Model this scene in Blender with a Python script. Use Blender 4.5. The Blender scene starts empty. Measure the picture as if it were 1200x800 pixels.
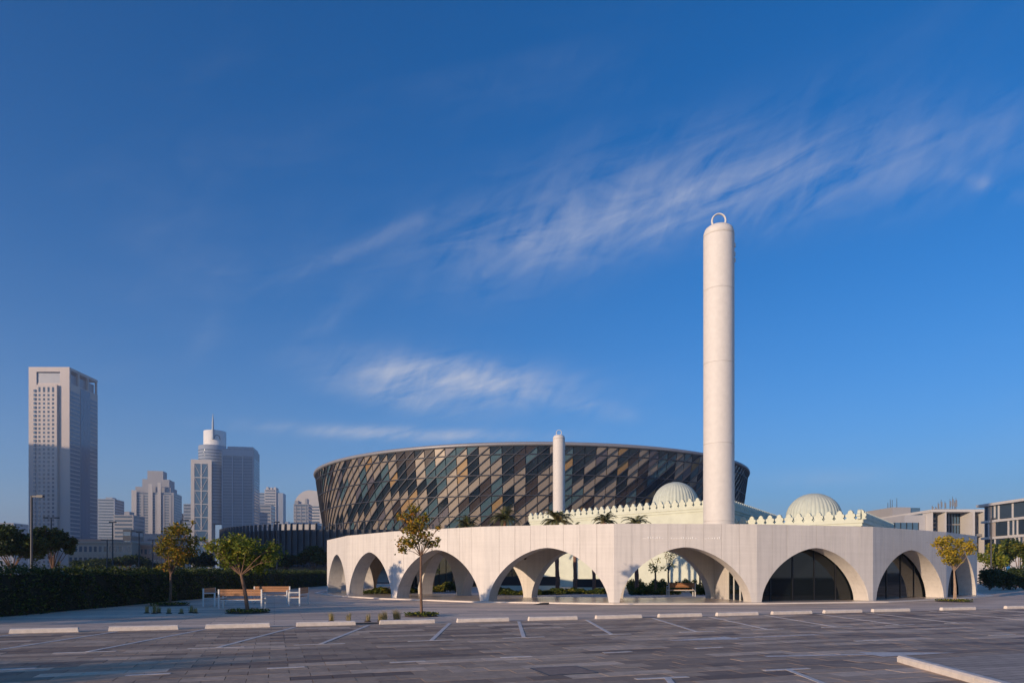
import bpy, math, random
import numpy as np
from math import sin, cos, pi, radians, atan2, sqrt, hypot
from mathutils import Vector, Matrix

scene = bpy.context.scene
COL = scene.collection
random.seed(7)
rng = np.random.default_rng(7)

# ------------------------------------------------------------------ camera
F = 800.0            # focal length in pixels of a 1200 px wide frame (24 mm)
HZ = 670.3           # horizon row of that frame
EYE = 1.6
cam = bpy.data.cameras.new('camera')
cam.lens = 24; cam.sensor_width = 36; cam.sensor_fit = 'HORIZONTAL'
cam.shift_y = (HZ - 400) / 1200
cam.clip_start = 0.1; cam.clip_end = 20000
camo = bpy.data.objects.new('camera', cam); COL.objects.link(camo)
camo.location = (0, 0, EYE); camo.rotation_euler = (radians(90), 0, 0)
scene.camera = camo

# ------------------------------------------------------------------ sky, sun, exposure
SUN_EL = radians(8.5)
SUN_AZ = radians(180 + 45.5)          # clockwise from +Y: low, behind the camera and to its left side
world = bpy.data.worlds.new('World'); scene.world = world; world.use_nodes = True
wt = world.node_tree; wt.nodes.clear()
def wn(t, **k):
    n = wt.nodes.new(t)
    for a, b in k.items(): setattr(n, a, b)
    return n
def wl(a, b): wt.links.new(a, b)
def wmath(op, a, b=None, c=None):
    n = wn('ShaderNodeMath', operation=op)
    for i, v in enumerate((a, b, c)):
        if v is None: continue
        if isinstance(v, (int, float)): n.inputs[i].default_value = v
        else: wl(v, n.inputs[i])
    return n.outputs[0]
sky = wn('ShaderNodeTexSky', sky_type='NISHITA')
sky.sun_disc = False; sky.sun_elevation = SUN_EL; sky.sun_rotation = SUN_AZ
sky.altitude = 0; sky.air_density = 1.0; sky.dust_density = .35; sky.ozone_density = 6.2
bg = wn('ShaderNodeBackground'); bg.inputs[1].default_value = 0.138
hs_ = wn('ShaderNodeHueSaturation'); hs_.inputs['Saturation'].default_value = 1.22; hs_.inputs['Value'].default_value = .96
wl(sky.outputs[0], hs_.inputs['Color']); wl(hs_.outputs[0], bg.inputs[0])
# thin cirrus: warped, stretched noise in azimuth / elevation, gathered along a few streaks
tc = wn('ShaderNodeTexCoord')
sep = wn('ShaderNodeSeparateXYZ'); wl(tc.outputs['Generated'], sep.inputs[0])
az = wmath('ARCTAN2', sep.outputs[0], sep.outputs[1])
el = wmath('ARCSINE', sep.outputs[2])
def sky_angle(px, py):
    a = math.atan((px - 600) / F); e = math.atan((HZ - py) / sqrt(F * F + (px - 600) ** 2)); return a, e
def rotated(ang):
    c, s = cos(ang), sin(ang)
    u = wmath('ADD', wmath('MULTIPLY', az, c), wmath('MULTIPLY', el, s))
    v = wmath('ADD', wmath('MULTIPLY', az, -s), wmath('MULTIPLY', el, c))
    return u, v
def wnoise(ang, su, sv, detail, rough, dist, seed):
    u, v = rotated(ang)
    cb = wn('ShaderNodeCombineXYZ')
    wl(wmath('MULTIPLY', u, su), cb.inputs[0]); wl(wmath('MULTIPLY', v, sv), cb.inputs[1]); cb.inputs[2].default_value = seed
    n = wn('ShaderNodeTexNoise'); n.inputs['Scale'].default_value = 1; n.inputs['Detail'].default_value = detail
    n.inputs['Roughness'].default_value = rough; n.inputs['Distortion'].default_value = dist
    wl(cb.outputs[0], n.inputs['Vector']); return n.outputs[0]
wisp = wnoise(radians(14), 7, 30, 10, .62, .7, 3.1)
feather = wnoise(radians(50), 10, 30, 8, .6, .8, 8.7)
broad = wnoise(radians(12), 2.0, 6.5, 4, .5, .6, 5.5)
tex = wmath('MULTIPLY', wmath('ADD', wmath('MULTIPLY', wisp, .62), wmath('MULTIPLY', feather, .38)), 1.0)
mask = None
for px, py, hl, hw, deg, st in [(760, 256, 200, 28, 13, .70), (950, 208, 320, 50, 12, .58), (620, 295, 130, 40, 14, .5), (800, 195, 230, 45, 20, .22),
                                (530, 445, 110, 22, -4, 2.1), (470, 468, 70, 12, -10, .8), (470, 508, 130, 7, -1, 1.5),
                                (420, 290, 80, 7, 25, .42), (700, 478, 60, 10, -10, .45), (395, 365, 60, 12, 45, .22),
                                (1160, 218, 45, 8, -15, .5), (240, 395, 30, 14, 60, .16), (960, 560, 90, 12, 2, .35)]:
    a0, e0 = sky_angle(px, py)
    a1, e1 = sky_angle(px + cos(radians(deg)) * hl, py - sin(radians(deg)) * hl)
    ang = atan2(e1 - e0, a1 - a0); L = hypot(a1 - a0, e1 - e0); W = L * hw / hl
    u, v = rotated(ang)
    u0 = a0 * cos(ang) + e0 * sin(ang); v0 = -a0 * sin(ang) + e0 * cos(ang)
    q = wmath('ADD', wmath('POWER', wmath('DIVIDE', wmath('SUBTRACT', u, u0), L), 2.0), wmath('POWER', wmath('DIVIDE', wmath('SUBTRACT', v, v0), W), 2.0))
    g = wmath('MULTIPLY', wmath('POWER', 2.718, wmath('MULTIPLY', q, -1.0)), st)
    mask = g if mask is None else wmath('ADD', mask, g)
bm = wn('ShaderNodeMapRange'); bm.inputs[1].default_value = .52; bm.inputs[2].default_value = .78; bm.inputs[3].default_value = 0; bm.inputs[4].default_value = .16
wl(broad, bm.inputs[0])
mask = wmath('ADD', mask, bm.outputs[0])
tm = wn('ShaderNodeMapRange'); tm.inputs[1].default_value = .36; tm.inputs[2].default_value = .74; wl(tex, tm.inputs[0])
cover = wmath('MINIMUM', wmath('MULTIPLY', wmath('MULTIPLY', mask, tm.outputs[0]), .56), .7)
cover = wmath('MULTIPLY', cover, wmath('GREATER_THAN', sep.outputs[2], 0.0))
cl = wn('ShaderNodeBackground'); cl.inputs[0].default_value = (.80, .80, .86, 1); cl.inputs[1].default_value = .60
mx = wn('ShaderNodeMixShader'); wl(cover, mx.inputs[0]); wl(bg.outputs[0], mx.inputs[1]); wl(cl.outputs[0], mx.inputs[2])
# pale haze that whitens the sky evenly all round the horizon
veil = wmath('MULTIPLY', wmath('POWER', 2.718, wmath('DIVIDE', wmath('MULTIPLY', wmath('MAXIMUM', el, 0.0), -1.0), .13)), .72)
vb = wn('ShaderNodeBackground'); vb.inputs[0].default_value = (.82, .85, .98, 1); vb.inputs[1].default_value = .60
mv = wn('ShaderNodeMixShader'); wl(veil, mv.inputs[0]); wl(mx.outputs[0], mv.inputs[1]); wl(vb.outputs[0], mv.inputs[2])
wo = wn('ShaderNodeOutputWorld'); wl(mv.outputs[0], wo.inputs[0])

sl = bpy.data.lights.new('sun', 'SUN'); sl.energy = 3.1; sl.angle = radians(.6); sl.color = (1.0, .755, .53)
so = bpy.data.objects.new('sun', sl); COL.objects.link(so)
SUND = Vector((sin(SUN_AZ) * cos(SUN_EL), cos(SUN_AZ) * cos(SUN_EL), sin(SUN_EL)))
so.rotation_euler = SUND.to_track_quat('Z', 'Y').to_euler(); so.location = SUND * 100 + Vector((0, 0, 20))

vs = scene.view_settings
vs.view_transform = 'Standard'; vs.look = 'None'; vs.gamma = 1; vs.exposure = 0.54; vs.use_curve_mapping = False
scene.render.engine = 'CYCLES'
scene.cycles.use_denoising = True
scene.cycles.max_bounces = 6; scene.cycles.volume_bounces = 0
scene.cycles.diffuse_bounces = 3; scene.cycles.glossy_bounces = 3; scene.cycles.transparent_max_bounces = 12
scene.cycles.use_adaptive_sampling = True
scene.cycles.sample_clamp_indirect = 6

# ------------------------------------------------------------------ helpers
def GX(px, Y): return (px - 600) / F * Y
def GZ(py, Y): return EYE + (HZ - py) / F * Y
def PT(px, py, Y): return Vector((GX(px, Y), Y, GZ(py, Y)))

MATS = {}
def mat(name, col, rough=.7, var=.12, scale=3.0, bump=0.0, bscale=None, metal=0.0, spec=.4, stretch=(1, 1, 1), objrand=0.0, coat=0.0):
    if name in MATS: return MATS[name]
    m = bpy.data.materials.new(name); m.use_nodes = True; nt = m.node_tree
    b = nt.nodes['Principled BSDF']
    b.inputs['Roughness'].default_value = rough; b.inputs['Metallic'].default_value = metal
    b.inputs['Specular IOR Level'].default_value = spec; b.inputs['Coat Weight'].default_value = coat
    t = nt.nodes.new('ShaderNodeTexCoord'); mp = nt.nodes.new('ShaderNodeMapping'); mp.inputs['Scale'].default_value = stretch
    g = nt.nodes.new('ShaderNodeNewGeometry')
    nt.links.new(g.outputs['Position'], mp.inputs[0])
    n = nt.nodes.new('ShaderNodeTexNoise'); n.inputs['Scale'].default_value = scale; n.inputs['Detail'].default_value = 6; n.inputs['Roughness'].default_value = .62
    nt.links.new(mp.outputs[0], n.inputs['Vector'])
    r = nt.nodes.new('ShaderNodeMapRange'); r.inputs[1].default_value = .25; r.inputs[2].default_value = .75
    r.inputs[3].default_value = 1 - var; r.inputs[4].default_value = 1 + var
    nt.links.new(n.outputs[0], r.inputs[0])
    val = r.outputs[0]
    if objrand:
        oi = nt.nodes.new('ShaderNodeObjectInfo')
        r2 = nt.nodes.new('ShaderNodeMapRange'); r2.inputs[3].default_value = 1 - objrand; r2.inputs[4].default_value = 1 + objrand
        nt.links.new(oi.outputs['Random'], r2.inputs[0])
        mm = nt.nodes.new('ShaderNodeMath'); mm.operation = 'MULTIPLY'; nt.links.new(val, mm.inputs[0]); nt.links.new(r2.outputs[0], mm.inputs[1]); val = mm.outputs[0]
    v = nt.nodes.new('ShaderNodeVectorMath'); v.operation = 'SCALE'; v.inputs[0].default_value = col[:3]
    nt.links.new(val, v.inputs['Scale']); nt.links.new(v.outputs[0], b.inputs['Base Color'])
    if bump:
        bn = nt.nodes.new('ShaderNodeTexNoise'); bn.inputs['Scale'].default_value = bscale or scale * 6; bn.inputs['Detail'].default_value = 4
        nt.links.new(mp.outputs[0], bn.inputs['Vector'])
        bp = nt.nodes.new('ShaderNodeBump'); bp.inputs['Strength'].default_value = bump; bp.inputs['Distance'].default_value = .02
        nt.links.new(bn.outputs[0], bp.inputs['Height']); nt.links.new(bp.outputs[0], b.inputs['Normal'])
    MATS[name] = m; return m

def leafmat(name, stops, trans=.35):
    m = bpy.data.materials.new(name); m.use_nodes = True; nt = m.node_tree
    b = nt.nodes['Principled BSDF']; b.inputs['Roughness'].default_value = .5; b.inputs['Specular IOR Level'].default_value = .25
    a = nt.nodes.new('ShaderNodeAttribute'); a.attribute_name = 'tone'
    cr = nt.nodes.new('ShaderNodeValToRGB'); e = cr.color_ramp.elements
    e[0].position = stops[0][0]; e[0].color = (*stops[0][1], 1); e[1].position = stops[-1][0]; e[1].color = (*stops[-1][1], 1)
    for p, c in stops[1:-1]:
        x = e.new(p); x.color = (*c, 1)
    nt.links.new(a.outputs['Fac'], cr.inputs[0]); nt.links.new(cr.outputs[0], b.inputs['Base Color'])
    tr = nt.nodes.new('ShaderNodeBsdfTranslucent'); nt.links.new(cr.outputs[0], tr.inputs[0])
    mxs = nt.nodes.new('ShaderNodeMixShader'); mxs.inputs[0].default_value = trans
    o = nt.nodes['Material Output']
    nt.links.new(b.outputs[0], mxs.inputs[1]); nt.links.new(tr.outputs[0], mxs.inputs[2]); nt.links.new(mxs.outputs[0], o.inputs[0])
    return m

class MB:
    def __init__(s): s.v = []; s.f = []; s.smooth = []
    def add(s, vs, fs, smooth=False):
        o = len(s.v); s.v += [tuple(p) for p in vs]; s.f += [tuple(i + o for i in f) for f in fs]; s.smooth += [smooth] * len(fs)
    def hexa(s, p):          # 8 points: bottom ring 0-3, top ring 4-7 (counter-clockwise from above)
        s.add(p, [(3, 2, 1, 0), (4, 5, 6, 7), (0, 1, 5, 4), (1, 2, 6, 5), (2, 3, 7, 6), (3, 0, 4, 7)])
    def box(s, x0, y0, z0, x1, y1, z1):
        s.hexa([(x0, y0, z0), (x1, y0, z0), (x1, y1, z0), (x0, y1, z0), (x0, y0, z1), (x1, y0, z1), (x1, y1, z1), (x0, y1, z1)])
    def prism(s, poly, z0, z1):   # plan polygon, counter-clockwise
        n = len(poly)
        s.add([(x, y, z0) for x, y in poly] + [(x, y, z1) for x, y in poly],
              [tuple(range(n - 1, -1, -1)), tuple(range(n, 2 * n))] + [(i, (i + 1) % n, n + (i + 1) % n, n + i) for i in range(n)])
    def tube(s, pts, rad, n=8, cap=True):
        pts = [Vector(p) for p in pts]; vs = []; fs = []
        for i, p in enumerate(pts):
            d = (pts[min(i + 1, len(pts) - 1)] - pts[max(i - 1, 0)]).normalized()
            ref = Vector((0, 0, 1)) if abs(d.z) < .9 else Vector((1, 0, 0))
            a = d.cross(ref).normalized(); b = a.cross(d).normalized()   # ring orientation
            for k in range(n):
                t = 2 * pi * k / n; vs.append(p + (a * cos(t) + b * sin(t)) * rad[i])
        for i in range(len(pts) - 1):
            for k in range(n):
                fs.append((i * n + k, (i + 1) * n + k, (i + 1) * n + (k + 1) % n, i * n + (k + 1) % n))
        s.add(vs, fs, True)
        if cap:
            o = len(vs); s.add(vs[-n:], [tuple(range(n - 1, -1, -1))]); s.add(vs[:n], [tuple(range(n))])
    def lathe(s, c, prof, n=48, mod=None):
        vs = []; fs = []; m = len(prof)
        for r, z in prof:
            for k in range(n):
                t = 2 * pi * k / n; q = r * (mod(t, z) if mod else 1); vs.append((c[0] + q * cos(t), c[1] + q * sin(t), c[2] + z))
        for i in range(m - 1):
            for k in range(n):
                fs.append((i * n + k, i * n + (k + 1) % n, (i + 1) * n + (k + 1) % n, (i + 1) * n + k))
        s.add(vs, fs, True)
    def build(s, name, m, parent=None, smooth=None):
        me = bpy.data.meshes.new(name); me.from_pydata(s.v, [], s.f)
        sm = s.smooth if smooth is None else [smooth] * len(s.f)
        me.polygons.foreach_set('use_smooth', sm); me.update()
        return link(name, me, m, parent)
def link(name, me, m=None, parent=None):
    if m is not None and len(me.materials) == 0: me.materials.append(m)
    o = bpy.data.objects.new(name, me); COL.objects.link(o)
    if parent is not None: o.parent = parent; o.matrix_parent_inverse = Matrix.Translation(-Vector(parent.location)) if False else parent_inv(parent)
    return o
def parent_inv(p): return (Matrix.LocRotScale(p.location, p.rotation_euler, p.scale)).inverted()
def tag(o, label, cat=None, group=None, kind=None):
    o['label'] = label
    if cat: o['category'] = cat
    if group: o['group'] = group
    if kind: o['kind'] = kind
    return o
def empty(name, loc, label, cat, group=None):
    o = bpy.data.objects.new(name, None); COL.objects.link(o); o.location = loc; o.empty_display_size = .3
    return tag(o, label, cat, group)
def inst(name, me, M, parent):       # shared-mesh piece at a world matrix
    o = bpy.data.objects.new(name, me); COL.objects.link(o)
    if parent is not None:
        o.parent = parent; o.matrix_parent_inverse = parent_inv(parent)
    o.matrix_basis = M
    return o
def frame_matrix(origin, xdir, sx=1, sy=1, sz=1):   # local x along xdir (plan), y to its left, z up
    d = Vector((xdir[0], xdir[1], 0)).normalized(); n = Vector((-d.y, d.x, 0))
    return Matrix(((d.x * sx, n.x * sy, 0, origin[0]), (d.y * sx, n.y * sy, 0, origin[1]), (0, 0, sz, origin[2]), (0, 0, 0, 1)))
def unit_box(name, m):
    b = MB(); b.box(0, 0, 0, 1, 1, 1); me = bpy.data.meshes.new(name); me.from_pydata(b.v, [], b.f); me.materials.append(m); return me
def leaves(name, pts, size, m, parent=None, tones=None, droop=0.3, aspect=.55, updown=.5):
    """pts: Nx3 array of leaf centres; one folded four-point leaf each"""
    n = len(pts); pts = np.asarray(pts, float)
    d = rng.normal(size=(n, 3)); d[:, 2] = d[:, 2] * updown - droop; d /= np.linalg.norm(d, axis=1)[:, None]
    e = rng.normal(size=(n, 3)); e -= (e * d).sum(1)[:, None] * d; e /= np.linalg.norm(e, axis=1)[:, None]
    s = size * rng.uniform(.65, 1.3, n)[:, None]
    nn = np.cross(d, e)
    v = np.empty((n, 4, 3)); v[:, 0] = pts - d * s * .5; v[:, 1] = pts + e * s * aspect * .5 + nn * s * .08; v[:, 2] = pts + d * s * .5 - nn * s * .06; v[:, 3] = pts - e * s * aspect * .5 + nn * s * .08
    me = bpy.data.meshes.new(name)
    me.vertices.add(n * 4); me.vertices.foreach_set('co', v.reshape(-1))
    me.loops.add(n * 4); me.loops.foreach_set('vertex_index', np.arange(n * 4, dtype=np.int32))
    me.polygons.add(n); me.polygons.foreach_set('loop_start', np.arange(n, dtype=np.int32) * 4); me.polygons.foreach_set('loop_total', np.full(n, 4, np.int32))
    at = me.attributes.new('tone', 'FLOAT', 'FACE')
    at.data.foreach_set('value', (rng.random(n) if tones is None else np.clip(tones, 0, 1)).astype(np.float32))
    me.update(); me.validate()
    return link(name, me, m, parent)

# ------------------------------------------------------------------ materials
def wallmat(name, col, band=.028):
    """fine perforated white cladding: faint course bands and a pin-hole relief"""
    m = mat(name, col, .62, .045, 1.2, .0, spec=.35); nt = m.node_tree; b = nt.nodes['Principled BSDF']
    g = nt.nodes.new('ShaderNodeNewGeometry'); mp = nt.nodes.new('ShaderNodeMapping'); mp.inputs['Scale'].default_value = (.25, .25, 9)
    nt.links.new(g.outputs['Position'], mp.inputs[0])
    n = nt.nodes.new('ShaderNodeTexNoise'); n.inputs['Scale'].default_value = 1; n.inputs['Detail'].default_value = 3; nt.links.new(mp.outputs[0], n.inputs['Vector'])
    r = nt.nodes.new('ShaderNodeMapRange'); r.inputs[1].default_value = .3; r.inputs[2].default_value = .7; r.inputs[3].default_value = 1 - band; r.inputs[4].default_value = 1 + band
    nt.links.new(n.outputs[0], r.inputs[0])
    old = b.inputs['Base Color'].links[0].from_socket
    v = nt.nodes.new('ShaderNodeVectorMath'); v.operation = 'SCALE'; nt.links.new(old, v.inputs[0]); nt.links.new(r.outputs[0], v.inputs['Scale'])
    oi = nt.nodes.new('ShaderNodeObjectInfo'); r2 = nt.nodes.new('ShaderNodeMapRange'); r2.inputs[3].default_value = .965; r2.inputs[4].default_value = 1.02
    nt.links.new(oi.outputs['Random'], r2.inputs[0]); v2 = nt.nodes.new('ShaderNodeVectorMath'); v2.operation = 'SCALE'
    nt.links.new(v.outputs[0], v2.inputs[0]); nt.links.new(r2.outputs[0], v2.inputs['Scale']); nt.links.new(v2.outputs[0], b.inputs['Base Color'])
    mq = nt.nodes.new('ShaderNodeMapping'); mq.inputs['Scale'].default_value = (7, 7, .35); nt.links.new(g.outputs['Position'], mq.inputs[0])
    nq = nt.nodes.new('ShaderNodeTexNoise'); nq.inputs['Scale'].default_value = 1; nq.inputs['Detail'].default_value = 5; nt.links.new(mq.outputs[0], nq.inputs['Vector'])
    rq = nt.nodes.new('ShaderNodeMapRange'); rq.inputs[1].default_value = .45; rq.inputs[2].default_value = .75; rq.inputs[3].default_value = 1; rq.inputs[4].default_value = .86; nt.links.new(nq.outputs[0], rq.inputs[0])
    v3 = nt.nodes.new('ShaderNodeVectorMath'); v3.operation = 'SCALE'; nt.links.new(v2.outputs[0], v3.inputs[0]); nt.links.new(rq.outputs[0], v3.inputs['Scale']); nt.links.new(v3.outputs[0], b.inputs['Base Color'])
    vo = nt.nodes.new('ShaderNodeTexVoronoi'); vo.inputs['Scale'].default_value = 22; nt.links.new(g.outputs['Position'], vo.inputs['Vector'])
    bp = nt.nodes.new('ShaderNodeBump'); bp.inputs['Strength'].default_value = .12; bp.inputs['Distance'].default_value = .01
    nt.links.new(vo.outputs['Distance'], bp.inputs['Height']); nt.links.new(bp.outputs[0], b.inputs['Normal'])
    return m
M_WALL = wallmat('white_perforated_cladding', (.645, .60, .55))
M_WALLB = wallmat('white_render', (.60, .555, .505), .03)
M_MINARET = mat('white_minaret_concrete', (.645, .605, .56), .62, .06, 2.6, .4, 7, spec=.35)
M_MINT = mat('mint_render', (.585, .605, .485), .78, .10, 1.1, .15)
M_MINTD = mat('mint_dome', (.50, .535, .455), .75, .12, 2.0, .1)
M_FLOOR = mat('polished_stone', (.56, .46, .37), .26, .12, 2.5, 0, spec=.5, objrand=.03)
M_STEPW = mat('white_stone_edge', (.74, .66, .57), .55, .08, 3)
M_STOP = mat('white_concrete', (.68, .60, .52), .8, .16, 5, .4, 40)
M_PAINT = mat('white_road_paint', (.66, .59, .52), .75, .28, 9)
M_GLASS = mat('dark_glass', (.006, .009, .010), .03, .1, .5, spec=.42)
M_MULL = mat('dark_aluminium', (.035, .036, .04), .4, .1, 2, metal=.6)
M_WHITEM = mat('white_metal', (.68, .66, .62), .4, .08, 4)
M_WOOD = mat('teak_slats', (.36, .17, .075), .6, .25, 3, .2, 30, stretch=(1, 6, 6), objrand=.15)
M_POLE = mat('dark_grey_metal', (.06, .06, .065), .5, .1, 3, metal=.3)
M_BARK = mat('brown_bark', (.17, .10, .065), .9, .3, 8, .8, 40)
M_BARKP = mat('pale_bark', (.36, .25, .17), .9, .25, 8, .6, 40)
M_PALMT = mat('palm_trunk', (.20, .105, .07), .9, .3, 5, .8, 25, stretch=(1, 1, 3))
M_SOIL = mat('planting_soil', (.07, .05, .035), .95, .3, 10, .5)
M_STEEL = mat('dark_lattice_steel', (.06, .064, .078), .45, .12, 1, metal=.35)
M_RIM = mat('pale_rim_metal', (.27, .27, .29), .45, .08, .4, metal=.2)
M_SCREEN = mat('grey_louvre', (.075, .08, .09), .6, .15, .6)
M_BLACK = mat('black_rubber', (.02, .02, .022), .8, .2, 10)

# ------------------------------------------------------------------ ground
def brickmat(name, c1, c2, mortar, w, h, ang, rough=.8, streak=.2, msize=.012):
    m = bpy.data.materials.new(name); m.use_nodes = True; nt = m.node_tree; b = nt.nodes['Principled BSDF']
    b.inputs['Roughness'].default_value = rough
    g = nt.nodes.new('ShaderNodeNewGeometry'); mp = nt.nodes.new('ShaderNodeMapping'); mp.inputs['Rotation'].default_value = (0, 0, -ang)
    nt.links.new(g.outputs['Position'], mp.inputs[0])
    br = nt.nodes.new('ShaderNodeTexBrick'); br.inputs['Scale'].default_value = 1; br.inputs['Brick Width'].default_value = w; br.inputs['Row Height'].default_value = h
    br.inputs['Mortar Size'].default_value = msize; br.inputs['Mortar Smooth'].default_value = .3
    br.inputs['Color1'].default_value = (*c1, 1); br.inputs['Color2'].default_value = (*c2, 1); br.inputs['Mortar'].default_value = (*mortar, 1); br.inputs['Bias'].default_value = 0
    nt.links.new(mp.outputs[0], br.inputs['Vector'])
    m2 = nt.nodes.new('ShaderNodeMapping'); m2.inputs['Rotation'].default_value = (0, 0, -ang); m2.inputs['Scale'].default_value = (.12, .9, 1); nt.links.new(g.outputs['Position'], m2.inputs[0])
    n = nt.nodes.new('ShaderNodeTexNoise'); n.inputs['Scale'].default_value = 1.2; n.inputs['Detail'].default_value = 7; n.inputs['Roughness'].default_value = .65; nt.links.new(m2.outputs[0], n.inputs['Vector'])
    r = nt.nodes.new('ShaderNodeMapRange'); r.inputs[1].default_value = .3; r.inputs[2].default_value = .7; r.inputs[3].default_value = 1 - streak; r.inputs[4].default_value = 1 + streak; nt.links.new(n.outputs[0], r.inputs[0])
    v = nt.nodes.new('ShaderNodeVectorMath'); v.operation = 'SCALE'; nt.links.new(br.outputs[0], v.inputs[0]); nt.links.new(r.outputs[0], v.inputs['Scale']); nt.links.new(v.outputs[0], b.inputs['Base Color'])
    bp = nt.nodes.new('ShaderNodeBump'); bp.inputs['Strength'].default_value = .25; bp.inputs['Distance'].default_value = .01; nt.links.new(br.outputs['Fac'], bp.inputs['Height']); bp.invert = True
    nt.links.new(bp.outputs[0], b.inputs['Normal'])
    return m
ROWA = radians(19.2); RU = Vector((cos(ROWA), sin(ROWA), 0)); RV = Vector((-sin(ROWA), cos(ROWA), 0))
P0 = Vector((.23, 22.65, 0))
def row_at(px, off=0.0):       # point of the wheel-stop row seen in column px, off metres along RV
    k = (px - 600) / F; o = P0 + RV * off
    t = (k * o.y - o.x) / (RU.x - k * RU.y); return o + RU * t
def ST(s, t): return P0 + RU * s + RV * t

M_PARK = brickmat('dark_pavers', (.23, .165, .12), (.36, .265, .20), (.07, .055, .042), .62, .4, ROWA, .72, .3)
M_PLAZA = brickmat('pale_plaza_slabs', (.74, .55, .39), (.59, .435, .31), (.30, .22, .165), 1.9, .6, ROWA, .75, .42)
M_GROUND = mat('dusty_asphalt', (.13, .115, .10), .9, .3, .05, .0)
M_PAVER = bpy.data.materials.new('paver_concrete')
M_PAVER.use_nodes = True
def paver_nodes():
    nt = M_PAVER.node_tree; b = nt.nodes['Principled BSDF']; b.inputs['Roughness'].default_value = .68
    a = nt.nodes.new('ShaderNodeAttribute'); a.attribute_name = 'tone'
    oi = nt.nodes.new('ShaderNodeObjectInfo'); sp = nt.nodes.new('ShaderNodeSeparateColor'); nt.links.new(oi.outputs['Color'], sp.inputs[0])
    ad = nt.nodes.new('ShaderNodeMath'); ad.operation = 'ADD'; nt.links.new(a.outputs['Fac'], ad.inputs[0]); nt.links.new(sp.outputs[0], ad.inputs[1])
    cr = nt.nodes.new('ShaderNodeValToRGB'); e = cr.color_ramp.elements
    e[0].position = 0; e[0].color = (.18, .115, .072, 1); e[1].position = 1; e[1].color = (.70, .51, .345, 1)
    x = e.new(.5); x.color = (.43, .295, .185, 1)
    nt.links.new(ad.outputs[0], cr.inputs[0])
    g = nt.nodes.new('ShaderNodeNewGeometry'); n = nt.nodes.new('ShaderNodeTexNoise'); n.inputs['Scale'].default_value = 5; n.inputs['Detail'].default_value = 8; n.inputs['Roughness'].default_value = .7
    nt.links.new(g.outputs['Position'], n.inputs['Vector'])
    r = nt.nodes.new('ShaderNodeMapRange'); r.inputs[1].default_value = .25; r.inputs[2].default_value = .75; r.inputs[3].default_value = .72; r.inputs[4].default_value = 1.25; nt.links.new(n.outputs[0], r.inputs[0])
    ns = nt.nodes.new('ShaderNodeTexNoise'); ns.inputs['Scale'].default_value = .8; ns.inputs['Detail'].default_value = 5; ns.inputs['Roughness'].default_value = .7; nt.links.new(g.outputs['Position'], ns.inputs['Vector'])
    rs = nt.nodes.new('ShaderNodeMapRange'); rs.inputs[1].default_value = .54; rs.inputs[2].default_value = .72; rs.inputs[3].default_value = 1; rs.inputs[4].default_value = .55; nt.links.new(ns.outputs[0], rs.inputs[0])
    ms = nt.nodes.new('ShaderNodeMath'); ms.operation = 'MULTIPLY'; nt.links.new(r.outputs[0], ms.inputs[0]); nt.links.new(rs.outputs[0], ms.inputs[1])
    v = nt.nodes.new('ShaderNodeVectorMath'); v.operation = 'SCALE'; nt.links.new(cr.outputs[0], v.inputs[0]); nt.links.new(ms.outputs[0], v.inputs['Scale']); nt.links.new(v.outputs[0], b.inputs['Base Color'])
    n2 = nt.nodes.new('ShaderNodeTexNoise'); n2.inputs['Scale'].default_value = 120; nt.links.new(g.outputs['Position'], n2.inputs['Vector'])
    bp = nt.nodes.new('ShaderNodeBump'); bp.inputs['Strength'].default_value = .3; bp.inputs['Distance'].default_value = .004; nt.links.new(n2.outputs[0], bp.inputs['Height']); nt.links.new(bp.outputs[0], b.inputs['Normal'])
paver_nodes()

b = MB(); b.add([(-2200, -70, -.08), (2200, -70, -.08), (2200, 4200, -.08), (-2200, 4200, -.08)], [(0, 1, 2, 3)])
tag(b.build('ground', M_GROUND), 'dusty grey ground reaching to the city skyline', kind='structure')
b = MB(); a_, b_ = ST(-60, .12), ST(110, .12); c_, d_ = ST(110, 75), ST(-60, 75)
b.add([(p.x, p.y, -.004) for p in (a_, b_, c_, d_)], [(0, 1, 2, 3)])
plaza = tag(b.build('plaza', M_PLAZA), 'pale stone plaza paved in long slabs around the colonnade', kind='structure')
b = MB(); a_, b_ = ST(-60, .12), ST(110, .12); c_, d_ = ST(110, -60), ST(-60, -60)
b.add([(p.x, p.y, -.03) for p in (d_, c_, b_, a_)], [(0, 1, 2, 3)])
park = tag(b.build('parking_lot', M_PARK), 'dark grey paved parking lot with painted bays', kind='structure')

# pavers: running bond along the row, each with its own tone
PW, PH, GAP = .62, .40, .010
tonefield = {}
def tone_at(i, j):
    k = (i // 3 + (j % 5) * 7, j)
    if k not in tonefield: tonefield[k] = random.gauss(.45, .22)
    return min(.98, max(.02, tonefield[k] + random.gauss(0, .08)))
man_c = None
pav = []
nrows = 46
for j in range(nrows):
    t1 = .115 - j * PH; t0 = t1 - PH
    for i in range(-70, 80):
        s0 = i * PW + (PW * .5 if j % 2 else 0)
        c = ST(s0 + PW / 2, t0 + PH / 2)
        if c.y < 7.2: continue
        if abs(c.x) > c.y * .76 + 2.2: continue
        pav.append((c.length, s0, t0, tone_at(i, j)))
pav.sort()
def keep(p):                          # leave the holes for the access cover and the kerbed island
    _, s0, t0, _t = p; return True
me_p = unit_box('paver', M_PAVER)
for k, (dist, s0, t0, tn) in enumerate(pav[:300]):
    o_ = ST(s0 + GAP / 2, t0 + GAP / 2)
    ob = inst('paver', me_p, frame_matrix((o_.x, o_.y, -.05), RU, PW - GAP, PH - GAP, .05 + random.uniform(-.0015, .002)), park)
    ob.color = (tn, tn, tn, 1)
b = MB(); tones = []
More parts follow.
